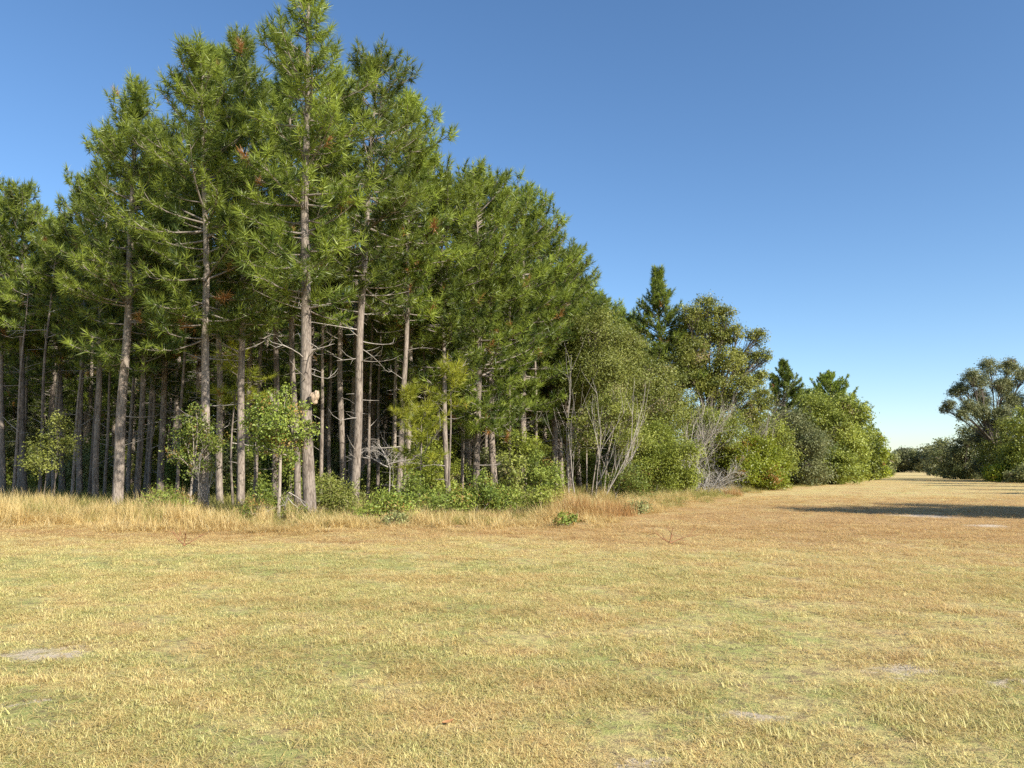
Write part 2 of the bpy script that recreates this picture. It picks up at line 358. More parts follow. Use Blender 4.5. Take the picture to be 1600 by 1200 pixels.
        for c in range(int(rng.integers(1, 5)) if L > .8 else 0):
            i0 = int(rng.integers(1, n)); bd = norm(norm(step[i0 - 1]) + rng.normal(0, .55, 3)); bl = rng.uniform(.2, .8)
            tube(db, [p[i0], p[i0] + bd * bl * .5 + rng.normal(0, .03, 3), p[i0] + norm(bd + [0, 0, .2]) * bl], [rr * .5, rr * .35, .003], 3)
    mt = mats or (M_BARK, M_LIMB, M_NEEDLE)
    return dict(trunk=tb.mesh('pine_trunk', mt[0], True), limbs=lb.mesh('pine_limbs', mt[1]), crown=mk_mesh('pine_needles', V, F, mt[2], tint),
                dead=db.mesh('pine_dead_branches', M_DEAD) if dead else None)
def pine_thing(name, label, loc, parts, group=None):
    e = thing(name, label, 'pine tree', loc, group)
    obj('trunk', parts['trunk'], e); obj('limbs', parts['limbs'], e, kind='stuff'); obj('crown', parts['crown'], e, kind='stuff')
    if parts['dead']: obj('dead_branches', parts['dead'], e, kind='stuff')
    return e

# name: base px, distance, top px (x, y), crown base py, crown half width px, trunk width px, label, extra
FRONT = [
    (485, 25.3, 484, -30, 405, 88, 25, 'tallest pine, its tip above the top edge, straight pale sunlit trunk with a nest', dict(dead=26)),
    (556, 30.0, 590, 98, 400, 92, 18, 'tall pine with rounded crown just right of the tallest pine, trunk leaning slightly right', dict(dead=44)),
    (320, 27.5, 312, 82, 455, 92, 18, 'tall pine whose rough trunk rises behind the small leafy sapling on the left', dict(dead=30)),
    (377, 30.5, 374, 66, 440, 72, 15, 'dark-trunked pine between the leafy sapling and the tallest pine, crown tip narrow', dict(dead=26)),
    (184, 30.5, 212, 150, 500, 72, 20, 'thick dark shaded trunk of pine left of the leafy sapling, broad crown', dict(dead=14)),
    (40, 44, 36, 304, 520, 62, 12, 'pale sunlit pine trunk near the left edge with the crown standing up alone', dict()),
    (6, 45, -6, 312, 540, 60, 11, 'leftmost pine, cut by the left edge of the picture', dict()),
    (100, 47, 90, 348, 530, 62, 9, 'pine in the low dip of the canopy near the left edge', dict()),
    (126, 41, 138, 296, 520, 50, 11, 'pine on the left shoulder of the high canopy, trunk in broken light', dict()),
    (216, 37, 232, 212, 500, 75, 12, 'pine with reddish sunlit trunk just right of the thick dark trunk', dict(dead=24)),
    (252, 40, 262, 205, 480, 70, 10, 'slim black-shaded trunk of pine midway between thick dark trunk and leafy sapling', dict()),
    (346, 33, 345, 92, 430, 70, 13, 'pine mostly hidden between the rough pine and the dark-trunked pine', dict(dead=20)),
    (468, 33.5, 452, 100, 420, 72, 13, 'pine hidden directly behind the tallest pine on its left', dict(dead=26)),
    (622, 34, 636, 150, 430, 72, 12, 'pine behind the leaning pine, crown forming the right shoulder of the high canopy', dict(dead=30)),
    (152, 36, 172, 210, 500, 52, 12, 'pine behind the thick dark trunk, crown on the left high shoulder', dict(dead=20)),
    (432, 35.5, 428, 140, 430, 62, 13, 'pine trunk rising behind the round-crowned sapling', dict(dead=30)),
    (537, 37, 530, 150, 420, 62, 13, 'dark shaded pine trunk directly left of the slightly leaning pine', dict(dead=36)),
    (636, 37, 650, 250, 470, 78, 11, 'first pine right of the leaning pine, crown on the falling canopy line', dict(dead=36)),
    (700, 36.5, 690, 290, 520, 74, 11, 'clean pale straight pine trunk behind the bright young pine', dict(dead=14)),
    (742, 39, 742, 272, 520, 78, 11, 'pine with slim sunlit trunk right of the clean pale trunk', dict(dead=22)),
    (772, 42, 778, 280, 530, 75, 10, 'pine in mid slope of the canopy, second slim trunk right of the pale one', dict(dead=22)),
    (818, 45, 817, 297, 540, 75, 9, 'pine with dark spire tip where the canopy starts to fall steeply', dict(dead=20)),
    (868, 50, 850, 372, 540, 70, 8, 'thin trunked pine beside the pale dead saplings', dict(dead=24)),
    (890, 54, 880, 398, 520, 66, 8, 'pine on the lower canopy slope above the olive scrub', dict()),
    (905, 59, 906, 438, 540, 58, 7, 'second last pine of the falling canopy slope', dict()),
    (932, 65, 931, 470, 560, 52, 7, 'last low pine at the foot of the falling canopy slope', dict()),
    (960, 73, 960, 482, 600, 44, 6, 'small pine tip showing just above the olive scrub', dict()),
    (990, 77, 986, 496, 620, 42, 6, 'dark pine tip left of the lone pointed pine', dict()),
    (1030, 62, 1028, 430, 620, 78, 9, 'lone pointed pine standing above the scrub left of the gum tree', dict(conic=.66, whorl=.36, nw=.045)),
    (1226, 112, 1224, 565, 705, 46, 5, 'dark pine rising behind scrub, left one of the far pair', dict(conic=.55, nw=.075, whorl=.38)),
    (1298, 128, 1297, 585, 705, 56, 5, 'broad dark pine rising behind scrub, right one of the far pair', dict(conic=.40, nw=.075, whorl=.38)),
]
front_xy = []
SHARED = {}
def shared_shape(k):
    if k not in SHARED: SHARED[k] = pine(200 + k, 16.5, .19, [4.6, 3.6, 5.2, 4.0, 4.8, 3.8, 8.2, 7.4, 8.8][k], 2.7, needles=34, nw=.038, dead=22, whorl=.46)
    return SHARED[k]
for n_, (bx, d, tx, ty, cy, hw, tw, lab, ex) in enumerate(FRONT):
    b = at(bx, 740, d); tp = at(tx, ty, d); H = tp[2]; hb = max(2.5, at(tx, cy + (70 if d < 38.5 else 35), d)[2])
    r0 = .82 * tw * d / FPX / 2; R = hw * d / FPX
    grp = 'pines along the front of the plantation' if bx < 1000 else None
    loc = (b[0], d, float(gh(b[0], d)))
    if d >= 38.5 and 'conic' not in ex:
        e = pine_thing('pine_tree', lab, loc, shared_shape(n_ % 6 if bx > 140 else 6 + n_ % 3), grp)
        q = min(1.25, max(.8, R / 2.5)); e.scale = (q, q, H / 16.5); e.rotation_euler = (0, math.atan2(tp[0] - b[0], H), n_ * 1.7 if abs(tp[0] - b[0]) < .5 else 0)
    else:
        kw = dict(dead=16, lean=(tp[0] - b[0], 0), whorl=.46); kw.update(ex)
        p = pine(100 + n_, H, r0, hb, R, needles=42 if d < 34 else 32, nw=kw.pop('nw', .028 if d < 34 else .037), **kw)
        pine_thing('pine_tree', lab, loc, p, grp)
    front_xy.append((b[0], d))

# suppressed thin stems standing between the front pines
THIN = [pine(260 + k, 12.5 + k, .085 + .012 * k, 9.0 + k, .9, needles=30, nw=.038, dead=16, whorl=.6, sparse=.7) for k in range(3)]
for n_, (px, d, k, lab) in enumerate([
    (24, 40, 0, 'thin pine stem right of the leftmost pine'), (66, 39, 1, 'thin pine stem behind the tall dull olive shrub'), (84, 46, 2, 'thin pine stem just right of the dull olive shrub'),
    (113, 38, 0, 'thin pine stem left of the broken-lit pine trunk'), (140, 42, 1, 'thin pine stem right of the broken-lit pine trunk'), (166, 39, 0, 'thin pale stem directly left of the thick dark trunk'),
    (201, 44, 2, 'thin stem seen between thick dark trunk and reddish trunk'), (234, 41, 1, 'thin stem right of the reddish sunlit trunk'), (276, 36, 0, 'thin stem left of the loose-leaved sapling'),
    (398, 36, 1, 'thin stem right of the dark-trunked pine'), (456, 38, 0, 'thin stem left of the tallest pine trunk'), (504, 36, 1, 'thin stem right of the tallest pine trunk'), (516, 41, 2, 'thin stem midway between tallest and leaning pines'),
    (574, 38, 0, 'thin stem right of the leaning pine trunk'), (590, 42, 1, 'thin stem left of the horizontal dead tangle'), (614, 38, 2, 'thin stem right of the horizontal dead tangle'), (664, 40, 1, 'thin stem behind the bright young pine'),
    (682, 42, 0, 'thin stem left of the clean pale trunk'), (720, 40, 1, 'thin stem between clean pale trunk and slim sunlit trunk'), (756, 44, 2, 'thin stem right of the slim sunlit trunk'), (798, 42, 0, 'thin stem behind the yellowing shrub'), (838, 46, 1, 'thin stem behind the upright fresh green shrub')]):
    b = at(px, 740, d); e = pine_thing('slender_pine', lab, (b[0], d, float(gh(b[0], d))), THIN[k], 'thin pine stems between the front pines'); e.rotation_euler.z = n_ * 1.3; front_xy.append((b[0], d))

# plantation ranks behind: five trunks-and-crowns, each rank tree its own copy
VAR = []
for k in range(6):
    p = pine(300 + k, 16.8 + .35 * k, .19 + .012 * (k % 3), [7.4, 6.4, 8.2, 5.4, 6.8, 7.8][k], 1.75 + .10 * k, whorl=.62, needles=24, nw=.042, dead=34, orange=.008, sparse=.72)
    VAR.append(p)
rng = np.random.default_rng(7)
def d_front(x): return np.interp(x, [-80, -45, -27, -13, -9, -5, 1, 10, 40], [60, 53, 44, 34, 31, 31.5, 36, 48, 70])
def x_edge(d): return -4.0 + (d - 30) * .30
cand = []
for d in np.arange(34, 128, 3.5):
    for x in np.arange(-112, 40, 3.3):
        xx = x + rng.normal(0, .35) + .35 * d % 1.1; dd = d + rng.normal(0, .45)
        if xx < -.80 * dd - 4 or xx > x_edge(dd) or dd < d_front(xx) + 2.2: continue
        if min((xx - a) ** 2 + (dd - b) ** 2 for a, b in front_xy) < 3.2: continue
        if rng.random() < (.25 if dd < 60 else .12): continue
        cand.append((dd, xx))
cand.sort(key=lambda c: c[0])
protos = []
N_IND = 265
for k, (dd, xx) in enumerate(cand[:N_IND]):
    v = int(rng.integers(0, 6)); sc = rng.uniform(.88, 1.04); rz = rng.uniform(0, 6.283)
    loc = (xx, dd, float(gh(xx, dd)))
    near = dd < 50
    lab = ('slender pine in the second ranks close behind the front row of pines' if near else 'slender shaded pine deep in the back ranks of the plantation')
    grp = 'pines in the near plantation ranks' if near else 'pines in the deep plantation ranks'
    done = [q for q in protos if q[0] == v]
    if not done:
        e = pine_thing('plantation_pine', lab, loc, VAR[v], grp); e.rotation_euler.z = rz; e.scale = (sc,) * 3; protos.append((v, e))
    else:
        e = copy_thing(done[0][1], loc, rz, sc, lab, grp, (rng.normal(0, .012), rng.normal(0, .012)))

# ------------------------------------------------------------------ scatter as one object (stuff): points carrying instances
def scatter(name, label, cat, pts, rotz, tilt, scl, idx, srcs):
    coll = bpy.data.collections.new(name + '_pieces')
    for q, m_ in enumerate(srcs):
        o = bpy.data.objects.new('%s_piece_%02d' % (name, q), m_); coll.objects.link(o)
    me = bpy.data.meshes.new(name); n = len(pts); me.vertices.add(n)
    me.vertices.foreach_set('co', np.ascontiguousarray(pts, np.float32).ravel())
    a = me.attributes.new('rot', 'FLOAT_VECTOR', 'POINT'); a.data.foreach_set('vector', np.stack([tilt[:, 0], tilt[:, 1], rotz], -1).astype(np.float32).ravel())
    a = me.attributes.new('scl', 'FLOAT_VECTOR', 'POINT'); a.data.foreach_set('vector', np.ascontiguousarray(scl, np.float32).ravel())
    a = me.attributes.new('idx', 'INT', 'POINT'); a.data.foreach_set('value', np.ascontiguousarray(idx, np.int32))
    ng = bpy.data.node_groups.new(name + '_nodes', 'GeometryNodeTree')
    ng.interface.new_socket('Geometry', in_out='INPUT', socket_type='NodeSocketGeometry'); ng.interface.new_socket('Geometry', in_out='OUTPUT', socket_type='NodeSocketGeometry')
    N = ng.nodes; L = ng.links; gi = N.new('NodeGroupInput'); go = N.new('NodeGroupOutput')
    ci = N.new('GeometryNodeCollectionInfo'); ci.inputs['Collection'].default_value = coll; ci.inputs['Separate Children'].default_value = True; ci.inputs['Reset Children'].default_value = True
    ip = N.new('GeometryNodeInstanceOnPoints'); ip.inputs['Pick Instance'].default_value = True
    def na(nm, ty):
        q = N.new('GeometryNodeInputNamedAttribute'); q.data_type = ty; q.inputs['Name'].default_value = nm; return q.outputs['Attribute']
    L.new(gi.outputs[0], ip.inputs['Points']); L.new(ci.outputs[0], ip.inputs['Instance'])
    L.new(na('idx', 'INT'), ip.inputs['Instance Index']); L.new(na('scl', 'FLOAT_VECTOR'), ip.inputs['Scale'])
    er = N.new('FunctionNodeEulerToRotation'); L.new(na('rot', 'FLOAT_VECTOR'), er.inputs[0]); L.new(er.outputs[0], ip.inputs['Rotation'])
    L.new(ip.outputs[0], go.inputs[0])
    o = obj(name, me, kind='stuff', label=label, category=cat)
    md = o.modifiers.new('scatter', 'NODES'); md.node_group = ng
    return o

rest = cand[N_IND:]
if rest:
    jm = []
    for p in VAR[:4]:                       # trunk, limbs and needles of a far pine joined as one mesh with its own materials
        bmv = []; fs = []; mi = []; tn = []; off = 0; me = bpy.data.meshes.new('far_pine')
        for q, key in enumerate(('trunk', 'crown')):
            s_ = p[key]; v = np.zeros(len(s_.vertices) * 3, np.float32); s_.vertices.foreach_get('co', v); v = v.reshape(-1, 3)
            k_ = 4 if key == 'trunk' else 3
            f = np.zeros(len(s_.polygons) * k_, np.int32); s_.loops.foreach_get('vertex_index', f); f = f.reshape(-1, k_)
            if k_ == 4: f = np.concatenate([f[:, [0, 1, 2]], f[:, [0, 2, 3]]])
            t = np.full(len(v), .5, np.float32)
            if key == 'crown': s_.attributes['tint'].data.foreach_get('value', t)
            bmv.append(v); fs.append(f + off); mi.append(np.full(len(f), q, np.int32)); tn.append(t); off += len(v)
        m_ = mk_mesh('far_pine', np.concatenate(bmv), np.concatenate(fs), M_BARK, np.concatenate(tn)); m_.materials.append(M_NEEDLE)
        m_.polygons.foreach_set('material_index', np.concatenate(mi)); jm.append(m_)
    n = len(rest); pts = np.array([[x, d, 0] for d, x in rest]); s1 = rng.uniform(.88, 1.04, n)
    scatter('far_pine_wood', 'far depth of the pine plantation reading as one dark wood', 'pine wood', pts, rng.uniform(0, 6.28, n), np.zeros((n, 2)), np.stack([s1] * 3, -1), rng.integers(0, 4, n), jm)
print('pines: front', len(FRONT), 'ranks', min(N_IND, len(cand)), 'far', len(rest))

# ------------------------------------------------------------------ broadleaf trees, shrubs, saplings
def leaves(rng, P, Nrm, size, tint, aspect=.55, droop=0.0, tri=True):
    n = len(P); nn = norm(Nrm + rng.normal(0, .75, (n, 3)))
    a = perp(rng, nn); a = norm(a + np.array([0, 0, -droop])); b = norm(np.cross(nn, a))
    l = (size * .5 * rng.uniform(.65, 1.3, n))[:, None]; w = l * aspect
    if tri: return np.stack([P - a * l + b * w, P - a * l * .8 - b * w, P + a * l], 1).reshape(-1, 3), np.arange(n * 3).reshape(-1, 3), np.repeat(tint, 3)
    V = np.stack([P - a * l, P + b * w + a * l * .1, P + a * l, P - b * w + a * l * .1], 1).reshape(-1, 3)
    return V, np.arange(n * 4).reshape(-1, 4), np.repeat(tint, 4)
def broadleaf(seed, lobes, size, mat, bark, stems=None, cover=2.2, clump=.24, trunk_r=.1, shell=.6, dead=.02, droop=.2, fork=.45, twigs=True, light=(0.0, 1.0), tri=True):
    """lobes: (x, y, z, r) leafy masses around a stem at the origin; leaves sit in clumps on twigs of each lobe"""
    rng = np.random.default_rng(seed); wb = Buf(); LV = []; LN = []; LT = []
    lobes = np.asarray(lobes, float); cen = lobes[:, :3]; zmax = (lobes[:, 2] + lobes[:, 3]).max()
    stems = stems if stems is not None else [(0, 0)]
    mid = cen.mean(0)
    if len(stems) == 1:
        fk = np.array([mid[0] * .35, mid[1] * .35, max(.2, fork * mid[2])])
        tube(wb, [[0, 0, -.15], [0, 0, 0], fk * .5 + rng.normal(0, .03, 3) * [1, 1, 0], fk], np.array([1.3, 1.05, .85, .75]) * trunk_r, 8)
    spath = []
    for q, (x, y, z, r) in enumerate(lobes):
        c = np.array([x, y, z])
        if len(stems) == 1: s0, rr = fk, trunk_r * .62
        else:
            st = stems[q % len(stems)]
            if q < len(stems): s0, rr = np.array([st[0], st[1], -.1]), trunk_r
            else: s0, rr = spath[int(rng.integers(0, len(spath)))][int(rng.integers(2, 4))], trunk_r * .6
        t = np.linspace(0, 1, 6)[:, None]
        ctrl = s0 + (c - s0) * .5 + np.array([0, 0, .12 * np.linalg.norm(c - s0)]) + rng.normal(0, .05, 3) * np.linalg.norm(c - s0)
        path = (1 - t) ** 2 * s0 + 2 * t * (1 - t) * ctrl + t ** 2 * c
        spath.append(path); tube(wb, path, rr * np.linspace(.8, .25, 6), 5)
        ncl = max(6, int(5.0 / clump ** 2 * .55)); lc = max(5, int(cover * 3.9 * math.pi * r * r / (.42 * size * size) / ncl))
        dr = norm(rng.normal(size=(ncl, 3)) + np.array([0, 0, .35])); rad = r * (shell + (1.05 - shell) * rng.random(ncl) ** .6)
        cp_ = c + dr * rad[:, None] * np.array([1, 1, .92])
        ok = cp_[:, 2] > .12; cp_ = cp_[ok]; dr = dr[ok]
        if twigs:
            for k in range(len(cp_)):
                if k % 2 and r < .7: continue
                m1 = path[int(rng.integers(3, 6))]; m2 = m1 + (cp_[k] - m1) * .55 + rng.normal(0, .07 * r, 3)
                tube(wb, [m1, m2, cp_[k]], np.array([.22, .14, .06]) * rr + .003, 3)
        ct = np.clip(rng.normal(.55, .30, len(cp_)), light[0], light[1]); ct = np.where(rng.random(len(cp_)) < dead, rng.uniform(1.4, 2, len(cp_)), ct)
        sg = clump * r * rng.uniform(.6, 1.25, len(cp_))
        off = rng.normal(size=(len(cp_), lc, 3)) * sg[:, None, None] * np.array([1, 1, .75])
        LV.append((cp_[:, None] + off).reshape(-1, 3)); LN.append(np.repeat(norm(dr * .6 + norm(cp_ - mid) * .3 + np.array([0, 0, .45])), lc, 0))
        LT.append((ct[:, None] + rng.normal(0, .13, (len(cp_), lc)) * (ct[:, None] < 1.2)).reshape(-1))
    P = np.concatenate(LV); k = P[:, 2] > .03
    V, F, T = leaves(rng, P[k], np.concatenate(LN)[k], size, np.concatenate(LT)[k], droop=droop, tri=tri)
    return wb.mesh('branches', bark, True), mk_mesh('foliage', V, F, mat, T)
def plant(name, label, cat, base_px, d, lobes_px, mat, bark, size=None, group=None, depth=.8, seed=None, skirt=False, crown='foliage', wood='stems', extra=True, **kw):
    """lobes given as pixels (x, y, radius) seen at the distance of the plant; its stem stands on the ground at base_px"""
    sd = seed if seed is not None else (int(base_px * 7 + d * 13) % 9973); rg = np.random.default_rng(sd)
    bx = at(base_px, 740, d)[0]; L = []
    for (x, y, r) in lobes_px:
        p = at(x, y, d); rm = 1.18 * r * d / FPX
        L.append((p[0] - bx, rg.normal(0, depth * rm * .7), max(rm * .55, p[2]), rm))
    if extra:                              # the far half of the crown
        for (x, y, z, r) in list(L):
            if rg.random() < .45: L.append((x + rg.normal(0, .3 * r), y + r * rg.uniform(.8, 1.5), z * rg.uniform(.85, .98), r * .9))
    if skirt:                              # leafy right down to the grass
        for (x, y, z, r) in list(L):
            if z > r * 1.4 and z < r * 4.5: L.append((x * .95, y - r * rg.uniform(0, .5), r * rg.uniform(.5, .8), r * rg.uniform(.75, .95)))
    size = size or max(.085, d * .0025)
    w, f = broadleaf(sd, L, size, mat, bark, **kw)
    e = thing(name, label, cat, (bx, d, float(gh(bx, d)) if d < 100 else 0), group)
    obj(wood, w, e, kind='stuff' if wood != 'trunk' else 'thing'); obj(crown, f, e, kind='stuff')
    return e
SH = 'shrubs along the forest edge'
# saplings in front of the pines
plant('sapling_tree', 'round-crowned glossy green sapling beside the tallest pine, pale bare stem', 'sapling', 437, 24.9,
      [(402, 655, 17), (430, 634, 17), (462, 650, 17), (436, 664, 20), (404, 686, 13), (468, 684, 13), (442, 692, 14), (418, 640, 13), (446, 612, 9), (388, 664, 10), (482, 668, 9), (476, 636, 8), (456, 716, 8), (412, 708, 9), (424, 612, 6)], M_GLOSSY, M_PALE, size=.088, trunk_r=.062, fork=.7, cover=1.0, shell=.2, clump=.42, dead=.05, tri=False, crown='crown', wood='trunk')
plant('sapling_tree', 'loose-leaved sapling in front of the rough pine trunk, leaves hanging low', 'sapling', 299, 26.6,
      [(302, 662, 18), (284, 688, 18), (318, 684, 18), (296, 712, 16), (326, 726, 11), (274, 710, 10), (300, 740, 10), (334, 690, 9), (306, 640, 9)], M_GLOSSY, M_PALE, size=.085, trunk_r=.05, fork=.6, cover=.75, shell=.2, clump=.45, tri=False, dead=.10, crown='crown', wood='trunk')
plant('shrub', 'tall dull olive shrub in front of the pale trunk near the left edge', 'shrub', 75, 32,
      [(58, 702, 18), (84, 678, 20), (95, 700, 16), (70, 725, 18), (92, 660, 12), (48, 722, 12)], M_OLIVE, M_DARKBARK, size=.10, cover=.9, stems=[(-.2, 0), (.25, .1), (0, .2)], trunk_r=.035, shell=.35, clump=.32, group=SH)
for (x, y, r, d, lab, mt, ex) in [
    (262, 787, 20, 25.5, 'low pale green shrub in dry grass left of the loose-leaved sapling', M_GLOSSY, [(245, 795, 14), (278, 796, 13)]),
    (405, 788, 20, 24.8, 'dark green shrub in grass left of the round-crowned sapling', M_GLOSSY, [(388, 800, 12), (425, 796, 14), (412, 772, 12)]),
    (470, 800, 8, 24.6, 'tiny leafy shrub at the foot of the tallest pine', M_GLOSSY, [(452, 803, 8)]),
    (520, 778, 24, 28, 'yellow-green shrub between the tallest pine and the leaning pine', M_OLIVE, [(505, 790, 16), (536, 790, 16), (515, 757, 14)]),
    (604, 784, 20, 25.0, 'wide green shrub just right of the leaning pine trunk', M_GLOSSY, [(585, 798, 18), (628, 796, 20), (605, 802, 16)]),
    (648, 768, 20, 28, 'leafy green shrub under the bright young pine', M_GLOSSY, [(632, 784, 15), (670, 784, 15), (645, 748, 11)]),
    (618, 826, 12, 21.6, 'low dark tuft-like shrub standing forward in the dry grass', M_DULL, [(606, 832, 8), (628, 832, 8)]),
    (700, 778, 18, 26, 'shrub at the foot of the clean pale pine trunk', M_GLOSSY, [(684, 788, 16), (718, 786, 17)]),
    (748, 774, 18, 26.5, 'shrub hiding the foot of the slim sunlit pine', M_GLOSSY, [(732, 786, 17), (765, 784, 18), (752, 752, 12)]),
    (798, 745, 16, 31, 'yellowing big-leaved shrub taller than its neighbours in the hedge', M_OLIVE, [(788, 716, 10), (814, 726, 11), (800, 772, 15), (778, 764, 12)]),
    (790, 784, 20, 27.5, 'low green shrub in front of the yellowing big-leaved shrub', M_GLOSSY, [(770, 792, 14), (812, 790, 16)]),
    (846, 744, 15, 33, 'upright fresh green shrub left of the pale dead saplings', M_GLOSSY, [(838, 718, 10), (862, 730, 11), (850, 768, 15), (870, 758, 11)]),
    (842, 784, 18, 26, 'low dense green shrub left of the rust coloured grass clump', M_WATTLE, [(822, 788, 16), (862, 786, 16)]),
    (882, 814, 11, 21.5, 'small pale sprig of a shrub standing alone in straw', M_GLOSSY, [(872, 820, 6), (896, 812, 7)]),
    (1000, 792, 13, 27.5, 'small grey green shrub at the mown edge right of the rust grass', M_DULL, [(988, 796, 9)]),
    (985, 752, 20, 36, 'rounded shrub beneath the thin pale scrub stems', M_GLOSSY, [(968, 760, 14), (1002, 758, 15)])]:
    plant('shrub', lab, 'shrub', x, d, [(x, y, r)] + ex, mt, M_DARKBARK, size=.085 if 'big-leaved' not in lab else .12, group=SH, cover=1.05, stems=[(-.12, 0), (.12, .05), (0, -.08)], trunk_r=.018, shell=.2, clump=.46, dead=.07)
# scrub right of the pines
SC_ = 'scrub trees right of the plantation'
plant('scrub_tree', 'tall rounded olive scrub tree leaning on the last pines', 'scrub tree', 930, 46,
      [(932, 522, 30), (908, 556, 30), (962, 540, 30), (935, 580, 34), (978, 580, 28), (904, 606, 22), (950, 612, 28), (985, 545, 20), (905, 520, 18)], M_OLIVE, M_PALE, cover=1.7, stems=[(-.5, 0), (.4, .2), (0, .4)], trunk_r=.06, shell=.4, clump=.3, group=SC_, dead=.05)
plant('scrub_tree', 'thin scrub tree with white slanting stems in front of olive scrub', 'scrub tree', 938, 38,
      [(945, 648, 24), (985, 655, 24), (916, 655, 18), (962, 625, 20), (985, 690, 20), (925, 690, 16)], M_OLIVE, M_PALE, cover=1.0, stems=[(-.5, 0), (.2, .1), (.9, 0), (.1, -.2)], trunk_r=.045, shell=.35, clump=.33, group=SC_)
plant('scrub_tree', 'olive grey scrub tree with bare twigs left of the gum tree', 'scrub tree', 1015, 51,
      [(1000, 612, 26), (1040, 592, 26), (1028, 642, 28), (1062, 628, 22), (992, 650, 20), (1012, 575, 20)], M_OLIVE, M_DEAD, cover=1.15, stems=[(-.5, 0), (.4, .2), (0, .4)], trunk_r=.05, shell=.35, clump=.33, group=SC_, dead=.10)
plant('shrub', 'dense green bush between the white stems and the grey dead bush', 'shrub', 1035, 44,
      [(1002, 702, 24), (1035, 688, 28), (1060, 718, 26), (1022, 735, 26), (1052, 752, 20), (1010, 758, 18), (1075, 748, 16)], M_WATTLE, M_DARKBARK, cover=1.9, stems=[(-.6, 0), (.5, .1), (0, -.2)], trunk_r=.03, shell=.35, clump=.3, dead=.05)
plant('gum_tree', 'gum tree with clumped yellow-green crown above the scrub and grey dead twigs', 'gum tree', 1096, 60,
      [(1106, 484, 17), (1078, 494, 15), (1128, 498, 15), (1100, 520, 20), (1150, 520, 11), (1128, 528, 15), (1180, 528, 13), (1193, 556, 10), (1160, 558, 13), (1190, 592, 12), (1130, 562, 18), (1078, 550, 20), (1066, 520, 12), (1108, 596, 22), (1160, 608, 20), (1192, 622, 14), (1082, 590, 20), (1136, 630, 20), (1178, 640, 14), (1060, 560, 15)],
      M_GUM, M_DARKBARK, cover=2.1, trunk_r=.24, fork=.45, shell=.45, clump=.3, crown='crown', wood='trunk', droop=.5)
plant('shrub', 'bright yellow-green rounded bush at the corner of the track, reddish low down', 'shrub', 1188, 57,
      [(1166, 712, 22), (1196, 706, 22), (1216, 732, 18), (1182, 742, 26), (1158, 738, 18), (1205, 752, 18), (1165, 756, 14)], M_BRIGHT, M_DARKBARK, cover=2.2, stems=[(-.7, 0), (.6, .1), (0, -.2)], trunk_r=.03, shell=.45, clump=.27, dead=.09, skirt=True)
plant('shrub', 'darker green bush behind the bright yellow-green bush', 'shrub', 1210, 63, [(1205, 672, 22), (1222, 692, 20), (1225, 722, 18), (1185, 682, 16)], M_WATTLE, M_DARKBARK, cover=1.8, stems=[(-.5, 0), (.5, .1)], trunk_r=.04, shell=.4, clump=.3)
plant('shrub', 'green wattle filling the gap behind the grey dead twigs', 'shrub', 1100, 58, [(1090, 660, 22), (1120, 670, 24), (1150, 665, 20), (1125, 700, 22), (1085, 700, 20), (1065, 670, 18)], M_WATTLE, M_DARKBARK, cover=1.6, stems=[(-.6, 0), (.6, .2)], trunk_r=.04, shell=.35, clump=.32)
plant('shrub', 'low green bush behind the grey dead bush', 'shrub', 1125, 60, [(1118, 728, 20), (1142, 734, 18), (1095, 735, 18), (1130, 752, 12)], M_WATTLE, M_DARKBARK, cover=1.6, stems=[(-.6, 0), (.6, .2)], trunk_r=.03, shell=.35, clump=.32)
WT = 'wattles lining the left side of the track'
for (bx, d, L, lab, mt) in [
    (1250, 73, [(1248, 664, 24), (1262, 690, 26), (1240, 700, 20), (1255, 725, 22), (1275, 712, 18)], 'shaded grey-green wattle nearest the bright bush on the track side', M_DULL),
    (1270, 84, [(1262, 640, 20), (1284, 650, 22), (1300, 668, 18), (1270, 668, 20)], 'tall wattle in front of the left far pine', M_WATTLE),
    (1300, 79, [(1298, 716, 20), (1318, 724, 17), (1282, 730, 16), (1305, 738, 12)], 'low wattle bush at the foot of the track-side scrub', M_WATTLE),
    (1312, 92, [(1305, 680, 20), (1325, 688, 20), (1315, 708, 18), (1335, 710, 14)], 'rounded wattle in the middle of the track-side scrub', M_WATTLE),
    (1320, 110, [(1316, 634, 16), (1332, 648, 16), (1340, 664, 14), (1310, 652, 15)], 'high wattle crown right below the right far pine', M_WATTLE),
    (1345, 108, [(1346, 690, 16), (1355, 706, 15), (1340, 718, 14), (1358, 726, 12)], 'wattle right of centre in the track-side scrub', M_WATTLE),
    (1362, 128, [(1358, 680, 12), (1368, 696, 12), (1372, 714, 12), (1364, 728, 10)], 'brighter green wattle where the scrub tapers to the far trees', M_BRIGHT),
    (1376, 165, [(1376, 706, 9), (1382, 718, 8), (1378, 728, 7)], 'last small wattle at the tip of the track-side scrub', M_WATTLE),
    (1290, 120, [(1270, 630, 18), (1252, 628, 16), (1290, 640, 16)], 'olive wattle top between the two far pines', M_WATTLE)]:
    plant('wattle_tree', lab, 'wattle', bx, d, L, mt, M_DARKBARK, cover=2.0, stems=[(-.6, 0), (.6, .2), (0, -.3)], trunk_r=.06, shell=.45, clump=.27, group=WT, size=d * .0028, skirt=True)
